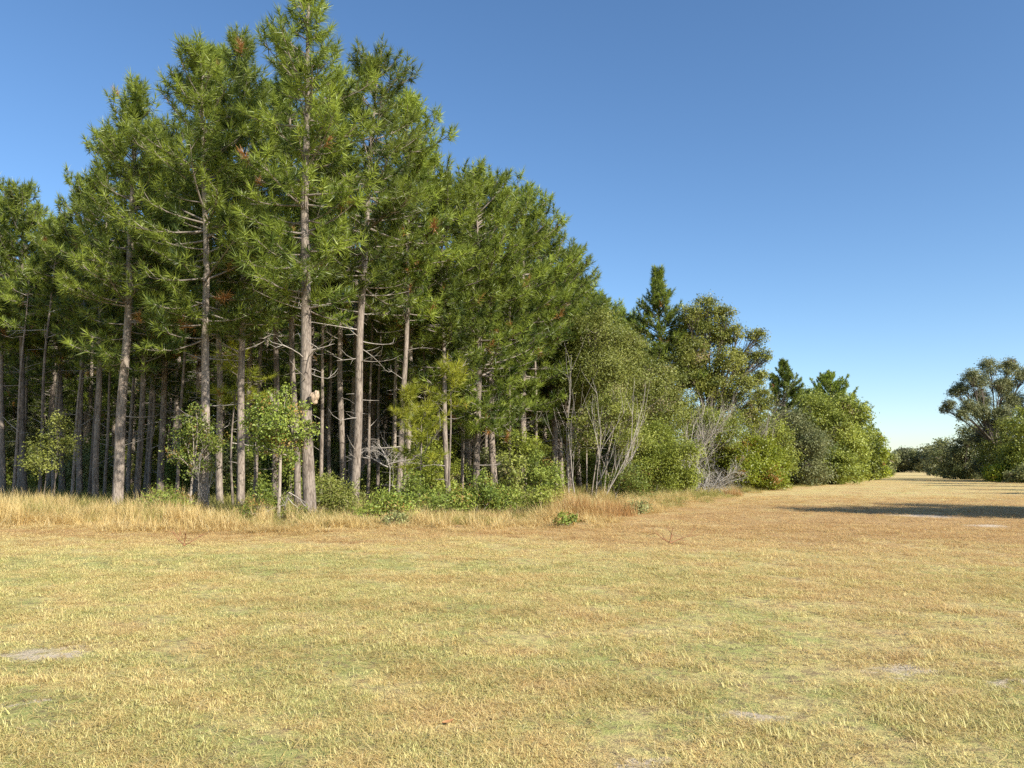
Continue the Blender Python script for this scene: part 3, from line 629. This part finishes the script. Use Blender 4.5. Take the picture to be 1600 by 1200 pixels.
# right side of the track
RG = 'trees and scrub on the right of the track'
plant('gum_tree', 'open grey-green gum tree standing above the scrub right of the track', 'gum tree', 1562, 100,
      [(1548, 574, 11), (1512, 588, 10), (1580, 576, 12), (1498, 612, 8), (1488, 632, 7), (1530, 598, 11), (1566, 604, 12), (1606, 590, 14), (1542, 622, 12), (1512, 634, 10), (1585, 628, 14), (1626, 606, 15), (1500, 650, 8), (1530, 648, 12), (1560, 650, 13), (1612, 640, 15)],
      M_GREYGUM, M_DARKBARK, cover=2.8, trunk_r=.26, fork=.4, shell=.4, clump=.3, crown='crown', wood='trunk', size=.19, droop=.5)
for (bx, d, L, lab, mt) in [
    (1488, 124, [(1490, 698, 13), (1480, 716, 12), (1498, 720, 13), (1484, 732, 9)], 'dark bush at the far end of the right-hand scrub', M_DULL),
    (1514, 114, [(1508, 678, 15), (1522, 694, 16), (1512, 716, 16), (1525, 732, 12)], 'tall dark bush below the left limbs of the grey gum', M_DULL),
    (1542, 104, [(1535, 690, 17), (1550, 708, 18), (1540, 728, 14), (1555, 676, 14)], 'brownish bush beneath the grey gum tree', M_GREYGUM),
    (1574, 97, [(1572, 676, 18), (1586, 700, 20), (1566, 716, 18), (1590, 728, 14)], 'dark olive bush right of the brownish bush', M_OLIVE),
    (1604, 90, [(1600, 660, 20), (1612, 690, 22), (1598, 714, 20), (1620, 724, 18)], 'tall olive bush cut by the right edge of the picture', M_WATTLE),
    (1556, 92, [(1552, 736, 9), (1564, 738, 8), (1545, 741, 6)], 'low bright green bush in front of the right-hand scrub', M_BRIGHT),
    (1596, 86, [(1590, 738, 9), (1606, 736, 11), (1578, 743, 6)], 'low dark bush at the right edge by the track shadows', M_DULL),
    (1462, 170, [(1462, 712, 10), (1472, 722, 9), (1456, 726, 8)], 'small grey bush where the right scrub meets the far trees', M_GREYGUM)]:
    plant('bush', lab, 'bush', bx, d, L, mt, M_DARKBARK, cover=1.9, stems=[(-.6, 0), (.6, .2), (0, -.3)], trunk_r=.06, shell=.4, clump=.3, group=RG, size=d * .0028, skirt=True)
# trees of the right-hand edge whose shadows reach the track
def tree_m(name, label, cat, x, y, H, R, mat, seed, n=9, zlo=.35, size=.26, group=RG, cover=1.9, trunk_r=.16, **kw):
    rg = np.random.default_rng(seed); L = []
    for k in range(n):
        z = H * rg.uniform(zlo, .9); rr = R * rg.uniform(.32, .5); a = rg.uniform(0, 6.28); q = R * rg.uniform(.1, .7)
        L.append((q * math.cos(a), q * math.sin(a), min(z, H - rr), rr))
    w, f = broadleaf(seed, L, size, mat, M_DARKBARK, trunk_r=trunk_r, cover=cover, shell=.4, clump=.3, fork=.5, **kw)
    e = thing(name, label, cat, (x, y, float(gh(x, y)) if y < 100 else 0), group)
    obj('trunk', w, e); obj('crown', f, e, kind='stuff'); return e
for k, (x, y, H, R, lab) in enumerate([
    (27.2, 16.8, 15.6, 4.4, 'tree outside the picture casting the long shadow across the right of the paddock'),
    (31.6, 16.4, 13.4, 4.6, 'second tree outside the picture thickening the right end of the long shadow'),
    (31.6, 20.0, 12.6, 3.8, 'third tree outside the picture casting the far side of the long shadow'),
    (39.6, 43.5, 7.6, 1.9, 'tree outside the picture casting the thin shadow streak at the right edge'),
    (45.0, 52.5, 9.6, 2.2, 'tree outside the picture casting a shadow streak behind the long shadow'),
    (50.5, 63.0, 10.2, 2.4, 'tree outside the picture casting the shadow streak in mid track'),
    (57.0, 74.0, 11.5, 3.0, 'tree outside the picture whose shadow falls before the low bushes')]):
    tree_m('gum_tree', lab, 'gum tree', x, y, H, R, M_GREYGUM, 900 + k, n=12 if k < 3 else 8, zlo=.28, cover=1.2)
# the trees that close the end of the track
FT = 'trees closing the far end of the track'
for k, (px, ty, d, R, lab, mt) in enumerate([
    (1388, 698, 300, 5.0, 'leftmost dark tree closing the far end of the track', M_DULL), (1400, 705, 310, 4.5, 'second tree from the left at the far end of the track', M_GREYGUM),
    (1411, 700, 305, 4.6, 'far tree just left of the pale bare trunk', M_GREYGUM), (1424, 699, 315, 5, 'far tree just right of the pale bare trunk', M_GREYGUM),
    (1437, 701, 305, 4.8, 'middle grey-green tree of the far row', M_DULL), (1449, 696, 300, 5.2, 'tallest tree of the far row', M_GREYGUM), (1461, 700, 310, 5, 'second tree from the right of the far row', M_GREYGUM),
    (1474, 700, 300, 5, 'rightmost tree of the far row beside the right-hand scrub', M_DULL)]):
    b = at(px, 740, d); H = at(px, ty, d)[2]
    tree_m('far_tree', lab, 'tree', b[0], d, H, R, mt, 950 + k, n=11, zlo=.12, size=.75, group=FT, cover=1.6)

# ------------------------------------------------------------------ bare and dead wood
def twiggy(seed, stems, spread, gens=3, kids=4, r0=.03, up=.35, bend=(0, 0, 0), wig=.12, mat=None):
    """stems: list of (base xyz, direction, length); forks again and again into fine bare twigs"""
    rg = np.random.default_rng(seed); b = Buf()
    def grow(p, d, L, r, g):
        n = 5; pts = [np.array(p, float)]; dd = norm(np.array(d, float))
        for q in range(n - 1):
            dd = norm(dd + rg.normal(0, wig, 3) + np.array([0, 0, up * .12]) + np.array(bend) * .12); pts.append(pts[-1] + dd * L / (n - 1))
        tube(b, pts, r * np.linspace(1, .4, n), 4 if g == gens else 3)
        if g > 0:
            for q in range(kids):
                i0 = int(rg.integers(1, n)); nd = norm(norm(pts[i0] - pts[i0 - 1]) + rg.normal(0, spread, 3) + np.array([0, 0, up * .3]))
                grow(pts[i0], nd, L * rg.uniform(.4, .75), max(.004, r * .5), g - 1)
    for p, d, L in stems: grow(p, d, L, r0, gens)
    return b.mesh('bare_branches', mat or M_DEAD, True)
def dead_thing(name, label, cat, px, d, stems, z0=0.0, group=None, **kw):
    x = at(px, 740, d)[0]
    o = obj(name, twiggy(int(px * 3 + d), stems, **kw), loc=(x, d, float(gh(x, d)) + z0 - .05), label=label, category=cat)
    if group: o['group'] = group
    return o
DD = 'dead trees and bushes in the scrub'
dead_thing('dead_tree', 'bare grey dead tree with upswept stems in front of the gum tree', 'dead tree', 1068, 50,
           [((-.1, 0, 0), (.02, 0, 1), 3.4), ((.15, 0, 0), (.12, 0, 1), 3.7), ((.3, .1, 0), (.3, 0, 1), 3.9), ((0, .2, 0), (.2, .1, 1), 3.8)], spread=.36, gens=3, kids=5, r0=.038, up=.6, bend=(.4, 0, 0), group=DD)
dead_thing('dead_tree', 'bare grey dead tree fanning right above the bright bush', 'dead tree', 1140, 59.5,
           [((0, 0, 0), (.25, 0, 1), 4.2), ((.2, 0, 0), (.5, 0, 1), 4.2), ((.3, .2, 0), (.62, 0, .8), 4.4), ((.1, .2, 0), (.1, 0, 1), 3.6)], spread=.36, gens=3, kids=5, r0=.038, up=.4, bend=(.5, 0, 0), group=DD)
dead_thing('dead_bush', 'tangled pale grey dead bush left of the bright bush', 'dead bush', 1096, 47,
           [((.15 * math.cos(a), .15 * math.sin(a), 0), (math.cos(a) * .8 + .3, math.sin(a) * .7, .85 + .3 * math.sin(3 * a)), 1.85) for a in np.arange(0, 6.2, .55)], spread=.6, gens=3, kids=5, r0=.026, up=.0, group=DD, mat=M_BLEACHED)
for k, (px, d, L, tx, lab) in enumerate([(889, 39, 3.9, .0, 'tall pale dead sapling, left of the pair by the last thin pine'), (899, 38, 4.3, -.12, 'tall pale dead sapling, right of the pair by the last thin pine'), (930, 36, 3.2, .03, 'single straight white sapling stem in front of the olive scrub'),
                                       (937, 35, 3.0, .55, 'white stem slanting right at the foot of the olive scrub'), (958, 36, 3.4, .32, 'thin white stem leaning right beside the green bush')]):
    dead_thing('dead_sapling', lab, 'dead sapling', px, d, [((0, 0, 0), (tx, 0, 1), L)], spread=.38, gens=2, kids=5, r0=.034, up=.7, wig=.05, group='pale dead sapling stems')
dead_thing('dead_branch_pile', 'pale dead twigs fallen round the stem of the round-crowned sapling', 'dead branches', 452, 25.0,
           [((.0, 0, .9), (.75, -.1, -.5), 1.3), ((-.05, 0, .75), (.6, .1, -.62), 1.1), ((-.1, 0, .5), (-.6, -.2, -.2), .7), ((.1, .1, .3), (.7, 0, .05), .8), ((-.2, 0, .1), (.2, 0, .9), .6)], spread=.45, gens=2, kids=5, r0=.018, up=0)
dead_thing('dead_branch_pile', 'dark vine-like twigs clasping the foot of the rough pine trunk', 'dead branches', 322, 26.9,
           [((x, -.15, 0), (dx, 0, 1), l) for x, dx, l in ((-.3, .25, 1.3), (-.15, .1, 1.5), (.05, -.08, 1.4), (.2, -.15, 1.2), (.3, -.3, .9))], spread=.35, gens=2, kids=4, r0=.02, up=.4)
dead_thing('dead_shrub', 'bare horizontal tangle of dead branches right of the leaning pine', 'dead shrub', 606, 31.5,
           [((0, 0, 0), (.03, 0, 1), 2.1), ((0, 0, 1.7), (-.9, 0, .25), 1.0), ((0, 0, 1.8), (.9, 0, .1), 1.0), ((0, 0, 1.9), (-.4, .2, .5), .9)], spread=.5, gens=3, kids=4, r0=.035, up=.1)
for px, py, lab in ((286, 853, 'small rusty dry branch lying in the straw near the left tall grass'), (1046, 850, 'small reddish dry branch lying on the mown grass right of centre')):
    g_ = ground(px, py); o = obj('fallen_branch', twiggy(px, [((0, 0, .05), (1, .2, .25), .45), ((.05, 0, .05), (-.8, .3, .35), .4), ((0, 0, .05), (.2, -.3, .9), .35)], spread=.6, gens=2, kids=3, r0=.014, up=.0, mat=M_RUSTWOOD), loc=(g_[0], g_[1], float(gh(*g_)) - .02), label=lab, category='branch')

# young pines
for k, (px, d, ty, cy, hw, lab) in enumerate([(655, 29, 640, 728, 30, 'bright green young pine in the hedge right of the leaning pine'), (366, 31.5, 556, 626, 46, 'young pine with bright flat bough between rough pine and round-crowned sapling'), (632, 33, 612, 680, 18, 'young pine half hidden behind the bright young pine'),
                                             (702, 33, 575, 630, 24, 'young pine bough hanging in front of the clean pale trunk')]):
    b = at(px, 740, d); H = at(px, ty, d)[2]; hb = at(px, cy, d)[2]
    p = pine(500 + k, H, .05, max(.5, hb), hw * d / FPX, whorl=.38, needles=46, nw=.020, dead=4, mats=(M_BARK, M_LIMB, M_YOUNG), lsc=.9, sparse=.62)
    pine_thing('young_pine', lab, (b[0], d, float(gh(b[0], d))), p)

# dim understorey inside the plantation: four kinds, each plant its own copy
US = []
rg = np.random.default_rng(77)
for k in range(4):
    L = [(rg.normal(0, .45), rg.normal(0, .45), rg.uniform(.5, 2.6 - .4 * (k % 2)), rg.uniform(.45, .8)) for _ in range(8)]
    US.append(broadleaf(600 + k, L, .12, [M_WATTLE, M_GLOSSY, M_OLIVE, M_DULL][k], M_DARKBARK, cover=1.0, stems=[(-.2, 0), (.2, .1), (0, -.2)], trunk_r=.03, shell=.3, clump=.35))
up = {}
cnt = 0
while cnt < 110:
    d = rg.uniform(32, 82) if cnt < 75 else rg.uniform(60, 110); x = rg.uniform(-.78 * d, x_edge(d) + 2)
    if d < d_front(x) + 3 : continue
    k = int(rg.integers(0, 4)); sc = rg.uniform(.6, 1.25) * (1.0 if d < 60 else 1.3)
    lab = 'dim understorey shrub among the trunks inside the plantation'
    if k not in up:
        e = thing('understorey_shrub', lab, 'shrub', (x, d, float(gh(x, d))), 'understorey shrubs in the plantation', rg.uniform(0, 6.28), sc)
        obj('stems', US[k][0], e, kind='stuff'); obj('foliage', US[k][1], e, kind='stuff'); up[k] = e
    else: copy_thing(up[k], (x, d, float(gh(x, d))), rg.uniform(0, 6.28), sc, lab, 'understorey shrubs in the plantation')
    cnt += 1

n = 520; dd = rg.uniform(62, 150, n); xx = rg.uniform(-.8, .30, n) * dd; ok = (xx < x_edge(dd) + 4) & (dd > d_front(xx) + 12); dd, xx = dd[ok], xx[ok]; n = len(dd); s1 = rg.uniform(1.0, 2.2, n)
scatter('far_understorey', 'dark undergrowth filling the depth of the plantation', 'undergrowth', np.stack([xx, dd, np.zeros(n)], -1), rg.uniform(0, 6.28, n), np.zeros((n, 2)), np.stack([s1] * 3, -1), rg.integers(0, 4, n), [q[1] for q in US])

# ------------------------------------------------------------------ nest on the tallest pine
def nest():
    import bmesh
    from mathutils import noise as mn
    bm = bmesh.new()
    for (c, r) in (((0, 0, 0), (.20, .17, .20)), ((.12, -.03, .10), (.13, .13, .19)), ((.04, -.02, -.14), (.13, .12, .12)), ((-.08, -.03, .04), (.12, .11, .15))):
        r_ = bmesh.ops.create_icosphere(bm, subdivisions=4, radius=1)
        for v in r_['verts']:
            q = v.co.copy(); k = 1 + .22 * mn.noise(q * 2.1 + Vector(c) * 9) + .10 * mn.noise(q * 5.5)
            v.co = Vector((c[0] + q.x * r[0] * k, c[1] + q.y * r[1] * k, c[2] + q.z * r[2] * k))
    me = bpy.data.meshes.new('nest'); bm.to_mesh(me); bm.free()
    for p in me.polygons: p.use_smooth = True
    m, N, L = new_mat('nest_clay'); no = N.new('ShaderNodeTexNoise'); no.inputs['Scale'].default_value = 9; no.inputs['Detail'].default_value = 5
    tc = N.new('ShaderNodeTexCoord'); L.new(tc.outputs['Object'], no.inputs['Vector'])
    r = ramp(N, [(.35, (.20, .14, .09)), (.6, (.45, .33, .22))]); L.new(no.outputs['Fac'], r.inputs[0])
    b = N.new('ShaderNodeBsdfPrincipled'); b.inputs['Roughness'].default_value = .9; L.new(r.outputs[0], b.inputs['Base Color'])
    o = N.new('ShaderNodeOutputMaterial'); L.new(b.outputs[0], o.inputs[0]); me.materials.append(m)
    p = at(491, 622, 25.1)
    o = obj('tree_nest', me, loc=(p[0], 25.06, p[2]), label='lumpy tan nest stuck to the trunk of the tallest pine', category='nest'); o.scale = (.72, .8, .85)
nest()

# ------------------------------------------------------------------ grasses
def clump_mesh(name, seed, n, rad, h0, h1, w, mat, lean=.35, segs=3, flat=0.0, curve=.5):
    rg = np.random.default_rng(seed)
    a = rg.uniform(0, 6.283, n); r = rad * np.sqrt(rg.random(n)); P = np.stack([r * np.cos(a), r * np.sin(a), np.zeros(n)], -1)
    az = rg.uniform(0, 6.283, n); ln = rg.uniform(h0, h1, n); le = np.abs(rg.normal(lean, .25, n)) + flat
    cur = rg.uniform(.2, 1, n) * curve; side = np.stack([-np.sin(az), np.cos(az), np.zeros(n)], -1)
    V = []; z = P.copy(); ang = le.copy()
    for s in range(segs + 1):
        ww = w * (1 - s / segs) ** .7 * rg.uniform(.95, 1.05, n) * .5
        V += [z - side * ww[:, None], z + side * ww[:, None]] if s < segs else [z]
        if s < segs:
            z = z + np.stack([np.sin(ang) * np.cos(az), np.sin(ang) * np.sin(az), np.cos(ang)], -1) * (ln / segs)[:, None]; z[:, 2] = np.maximum(z[:, 2], .004); ang = ang + cur / segs * 1.6
    k = 2 * segs + 1; V = np.stack(V, 1).reshape(-1, 3); o = np.arange(n) * k; F = []
    for s in range(segs - 1):
        q = 2 * s; F += [np.stack([o + q, o + q + 1, o + q + 3], -1), np.stack([o + q, o + q + 3, o + q + 2], -1)]
    q = 2 * (segs - 1); F.append(np.stack([o + q, o + q + 1, o + q + 2], -1))
    t = np.repeat(np.clip(rg.normal(.52, .26, n), 0, 1), k)
    return mk_mesh(name, V, np.concatenate(F), mat, t)
rg = np.random.default_rng(21)
mown = [clump_mesh('mown_tuft', 700 + k, 56, .12, .012, .040, .0050, M_BLADE, lean=.95, segs=2) for k in range(5)] + \
       [clump_mesh('tall_tuft', 710 + k, 34, .075, .02, .062, .0052, M_BLADE, lean=.75, segs=3) for k in range(3)] + \
       [clump_mesh('straw_litter', 720 + k, 40, .17, .04, .15, .0042, M_STRAW, lean=1.35, flat=.1, segs=2, curve=.25) for k in range(4)]
def fan(n, d0, d1, k=.86):
    d = np.sqrt(rg.uniform(d0 * d0, d1 * d1, n)); x = rg.uniform(-k, k, n) * d; return x, d
XS, YS, SS = [], [], []
for n, d0, d1, s in ((9000, 2.6, 6, .85), (17000, 6, 12, .95), (17000, 12, 22, 1.25), (15000, 22, 45, 2.0), (9000, 45, 110, 3.2)):
    x, y = fan(n, d0, d1); XS.append(x); YS.append(y); SS.append(np.full(n, s) * rg.uniform(.55, 1.45, n))
x = np.concatenate(XS); y = np.concatenate(YS); s = np.concatenate(SS)
eo = edge_off(x, y); keep = (eo < .6) & (rg.random(len(eo)) < np.interp(y, [3, 12], [.85, 1])) & (right_off(x, y) < 1.0)
for (sx_, sy_, rx, ry) in SAND: keep &= (((x - sx_) / rx) ** 2 + ((y - sy_) / (ry * 1.6)) ** 2 > rg.uniform(.1, 1.4, len(x)))
wind = (np.abs(np.sin(y * 1.25 + .7 * np.sin(x * .35) + .12 * x)) > .93) & (np.sin(x * .8 + y * .3) > -.3) & (y < 30)
thin = (x - .12 * y > -.2) & (y < 9.5) & (np.sin(x * 3.1 + 1.2 * np.sin(y * 2.0)) * np.sin(y * 2.7 + x) > -.05)
keep &= ~(thin & (rg.random(len(x)) < .72))
bare = np.sin(x * 2.3 + 1.7 * np.sin(y * 1.1)) * np.sin(y * 1.9 + 1.1 * np.sin(x * 1.3)) + .5 * np.sin(x * 5.1 + y * 3.3)
keep &= ~((bare > .75) & (rg.random(len(x)) < .75))
x, y, s, eo, wind = x[keep], y[keep], s[keep], eo[keep], wind[keep]
dry = np.clip(.42 + x * .022 + y * .006 + np.where(eo > -4, (eo + 4) * .10, 0), .08, .85)
u = rg.random(len(x)); idx = np.where(u < dry, rg.integers(8, 12, len(x)), np.where(rg.random(len(x)) < .03 + .02 * (y < 9), rg.integers(5, 8, len(x)), rg.integers(0, 5, len(x))))
idx = np.where(wind & (rg.random(len(x)) < .8), rg.integers(8, 12, len(x)), idx)
lush = (rg.random(len(x)) < np.clip(.35 + .5 * np.sin(x * .9 + 2) * np.sin(y * .8 + 1), 0, 1) * np.interp(x - .15 * y, [-3, 3], [.05, .32]) * np.interp(y, [4, 10], [1, .15]))
idx = np.where(lush, rg.integers(5, 8, len(x)), idx); s = np.where(lush, s * 1.15, s)
scl = np.stack([s, s, np.minimum(s, 1.5)], -1)
scatter('mown_grass', 'short mown yellow-green and straw grass covering the paddock', 'grass', np.stack([x, y, gh(x, y)], -1), rg.uniform(0, 6.28, len(x)), rg.normal(0, .08, (len(x), 2)), scl, idx, mown)
print('mown clumps', len(x))

tall = [clump_mesh('dry_clump', 740 + k, 54, .20, .45, .95, .011, M_TALL, lean=.22, segs=4, curve=.8) for k in range(4)] + \
       [clump_mesh('lodged_clump', 750 + k, 44, .25, .30, .60, .011, M_TALL, lean=.75, segs=4, curve=.9) for k in range(3)] + \
       [clump_mesh('green_clump', 760 + k, 44, .18, .35, .75, .013, M_TALLGREEN, lean=.25, segs=4, curve=.8) for k in range(2)]
seg = np.diff(EDGE, axis=0); 
X_, Y_ = [], []
n = 95000; xx = rg.uniform(-42, 45, n); yy = rg.uniform(17, 92, n)
eo = edge_off(xx, yy) + .55 * np.sin(xx * 1.05 + 1) * np.sin(xx * .41 + yy * .2) + .25 * np.sin(xx * 2.9); wid = np.interp(xx, [-30, -12, -6, 0, 4, 10, 40], [9, 8, 5.5, 5.5, 4.5, 3, 2.5])
ok = (eo > -.25) & (eo < wid) & (rg.random(n) < np.clip(1.15 - .75 * eo / wid, .1, 1)) & (np.abs(xx) < .85 * yy)
hole = np.sin(xx * .9 + 2.1 * np.sin(yy * .35)) * np.sin(yy * 1.3 + xx * .5) > .22
ok &= ~(hole & (rg.random(n) < .8))
xx, yy, eo = xx[ok], yy[ok], eo[ok]; wid = wid[ok]
wav = .5 + .5 * np.sin(xx * 1.15 + .8 * np.sin(yy * .9)) * np.sin(yy * .8 + xx * .3)
hs = np.interp(xx, [-30, -11, -8, -5, 0, 2, 10, 40], [.95, .85, .62, .50, .50, .75, .65, .6]) * (.45 + .85 * wav) * np.clip(.45 + eo / 1.4, .45, 1) * rg.uniform(.8, 1.2, len(xx))
u = rg.random(len(xx)); idx = np.where((eo < .9) & (u < .75), rg.integers(4, 7, len(xx)), rg.integers(0, 4, len(xx)))
idx = np.where((eo > .28 * wid) & (u < .48), rg.integers(7, 9, len(xx)), idx)
idx = np.where((xx > 6) & (u > .7), rg.integers(7, 9, len(xx)), idx)
scatter('tall_dry_grass', 'band of tall golden dry grass along the foot of the forest', 'dry grass', np.stack([xx, yy, gh(xx, yy) - .01], -1), rg.uniform(0, 6.28, len(xx)), rg.normal(0, .07, (len(xx), 2)), np.stack([np.full(len(xx), 1.0), np.full(len(xx), 1.0), hs], -1) * rg.uniform(.9, 1.2, (len(xx), 1)), idx, tall)
print('tall clumps', len(xx))
# forest floor bracken and grass inside the plantation edge
n = 9000; xx = rg.uniform(-70, 20, n); yy = rg.uniform(26, 75, n); eo = edge_off(xx, yy)
ok = (eo > 4) & (np.abs(xx) < .85 * yy) & (rg.random(n) < .55); xx, yy = xx[ok], yy[ok]
scatter('forest_floor_grass', 'dim green grass and undergrowth on the shaded forest floor', 'undergrowth', np.stack([xx, yy, gh(xx, yy) - .01], -1), rg.uniform(0, 6.28, len(xx)), rg.normal(0, .1, (len(xx), 2)), np.stack([rg.uniform(1.2, 2.0, len(xx))] * 2 + [rg.uniform(.5, 1.1, len(xx))], -1), rg.integers(0, 2, len(xx)), tall[7:9])

# rust coloured grass clumps standing alone
for (px, py, h, r, lab) in [(893, 812, 1.25, .55, 'tall rust brown grass clump right of the green hedge'), (930, 812, .95, .75, 'wider paler rust grass clump beside the tall one'), (968, 806, .8, .6, 'right-hand rust grass clump by the mown edge'), (1145, 775, .75, .6, 'small orange grass clump at the foot of the dead bush')]:
    g_ = ground(px, py); m_ = clump_mesh('rust_clump', px, 420, r, h * .55, h, .011, M_RUST, lean=.22, segs=4, curve=.7)
    obj('grass_clump', m_, loc=(g_[0], g_[1], float(gh(*g_)) - .02), label=lab, category='grass clump', group='rust grass clumps at the scrub edge')
# a few curled dry leaves on the grass
def dry_leaf(px, py, l, lab, rz, col):
    k = 7; u = np.linspace(-1, 1, k); w = .34 * (1 - u ** 2) ** .8 + .01; z = .10 * u ** 2 + .03
    top = np.concatenate([np.stack([u, -w, z + .10], -1), np.stack([u, 0 * w, z], -1), np.stack([u, w, z + .14], -1)]) * l / 2
    v = np.concatenate([top, top - [0, 0, .0012]]); f = []
    for o_ in (0, 3 * k):
        for a in range(2):
            for b in range(k - 1): f.append([o_ + a * k + b, o_ + a * k + b + 1, o_ + (a + 1) * k + b + 1, o_ + (a + 1) * k + b])
    m, N, L = new_mat('dry_leaf_brown'); bs = N.new('ShaderNodeBsdfPrincipled'); no = N.new('ShaderNodeTexNoise'); no.inputs['Scale'].default_value = 60
    rp = ramp(N, [(.3, tuple(c * .6 for c in col)), (.7, col)]); L.new(no.outputs['Fac'], rp.inputs[0]); L.new(rp.outputs[0], bs.inputs['Base Color']); bs.inputs['Roughness'].default_value = .7
    o = N.new('ShaderNodeOutputMaterial'); L.new(bs.outputs[0], o.inputs[0])
    g_ = ground(px, py); q = obj('fallen_leaf', mk_mesh('fallen_leaf', v, np.array(f), m, smooth=True), loc=(g_[0], g_[1], float(gh(*g_)) + .022), label=lab, category='leaf')
    q.rotation_euler = (.25, -.15, rz)
for a in ((700, 1126, .08, 'orange brown dry leaf on the grass at bottom centre', .3, (.46, .22, .08)), (1170, 938, .11, 'reddish dry leaf lying on the grass right of centre', 2.1, (.40, .19, .08))): dry_leaf(*a)
print('triangles', sum(sum(max(1, 1 if len(m.loops) == 3 * len(m.polygons) else 2) * len(m.polygons) for _ in (0,)) for m in bpy.data.meshes))
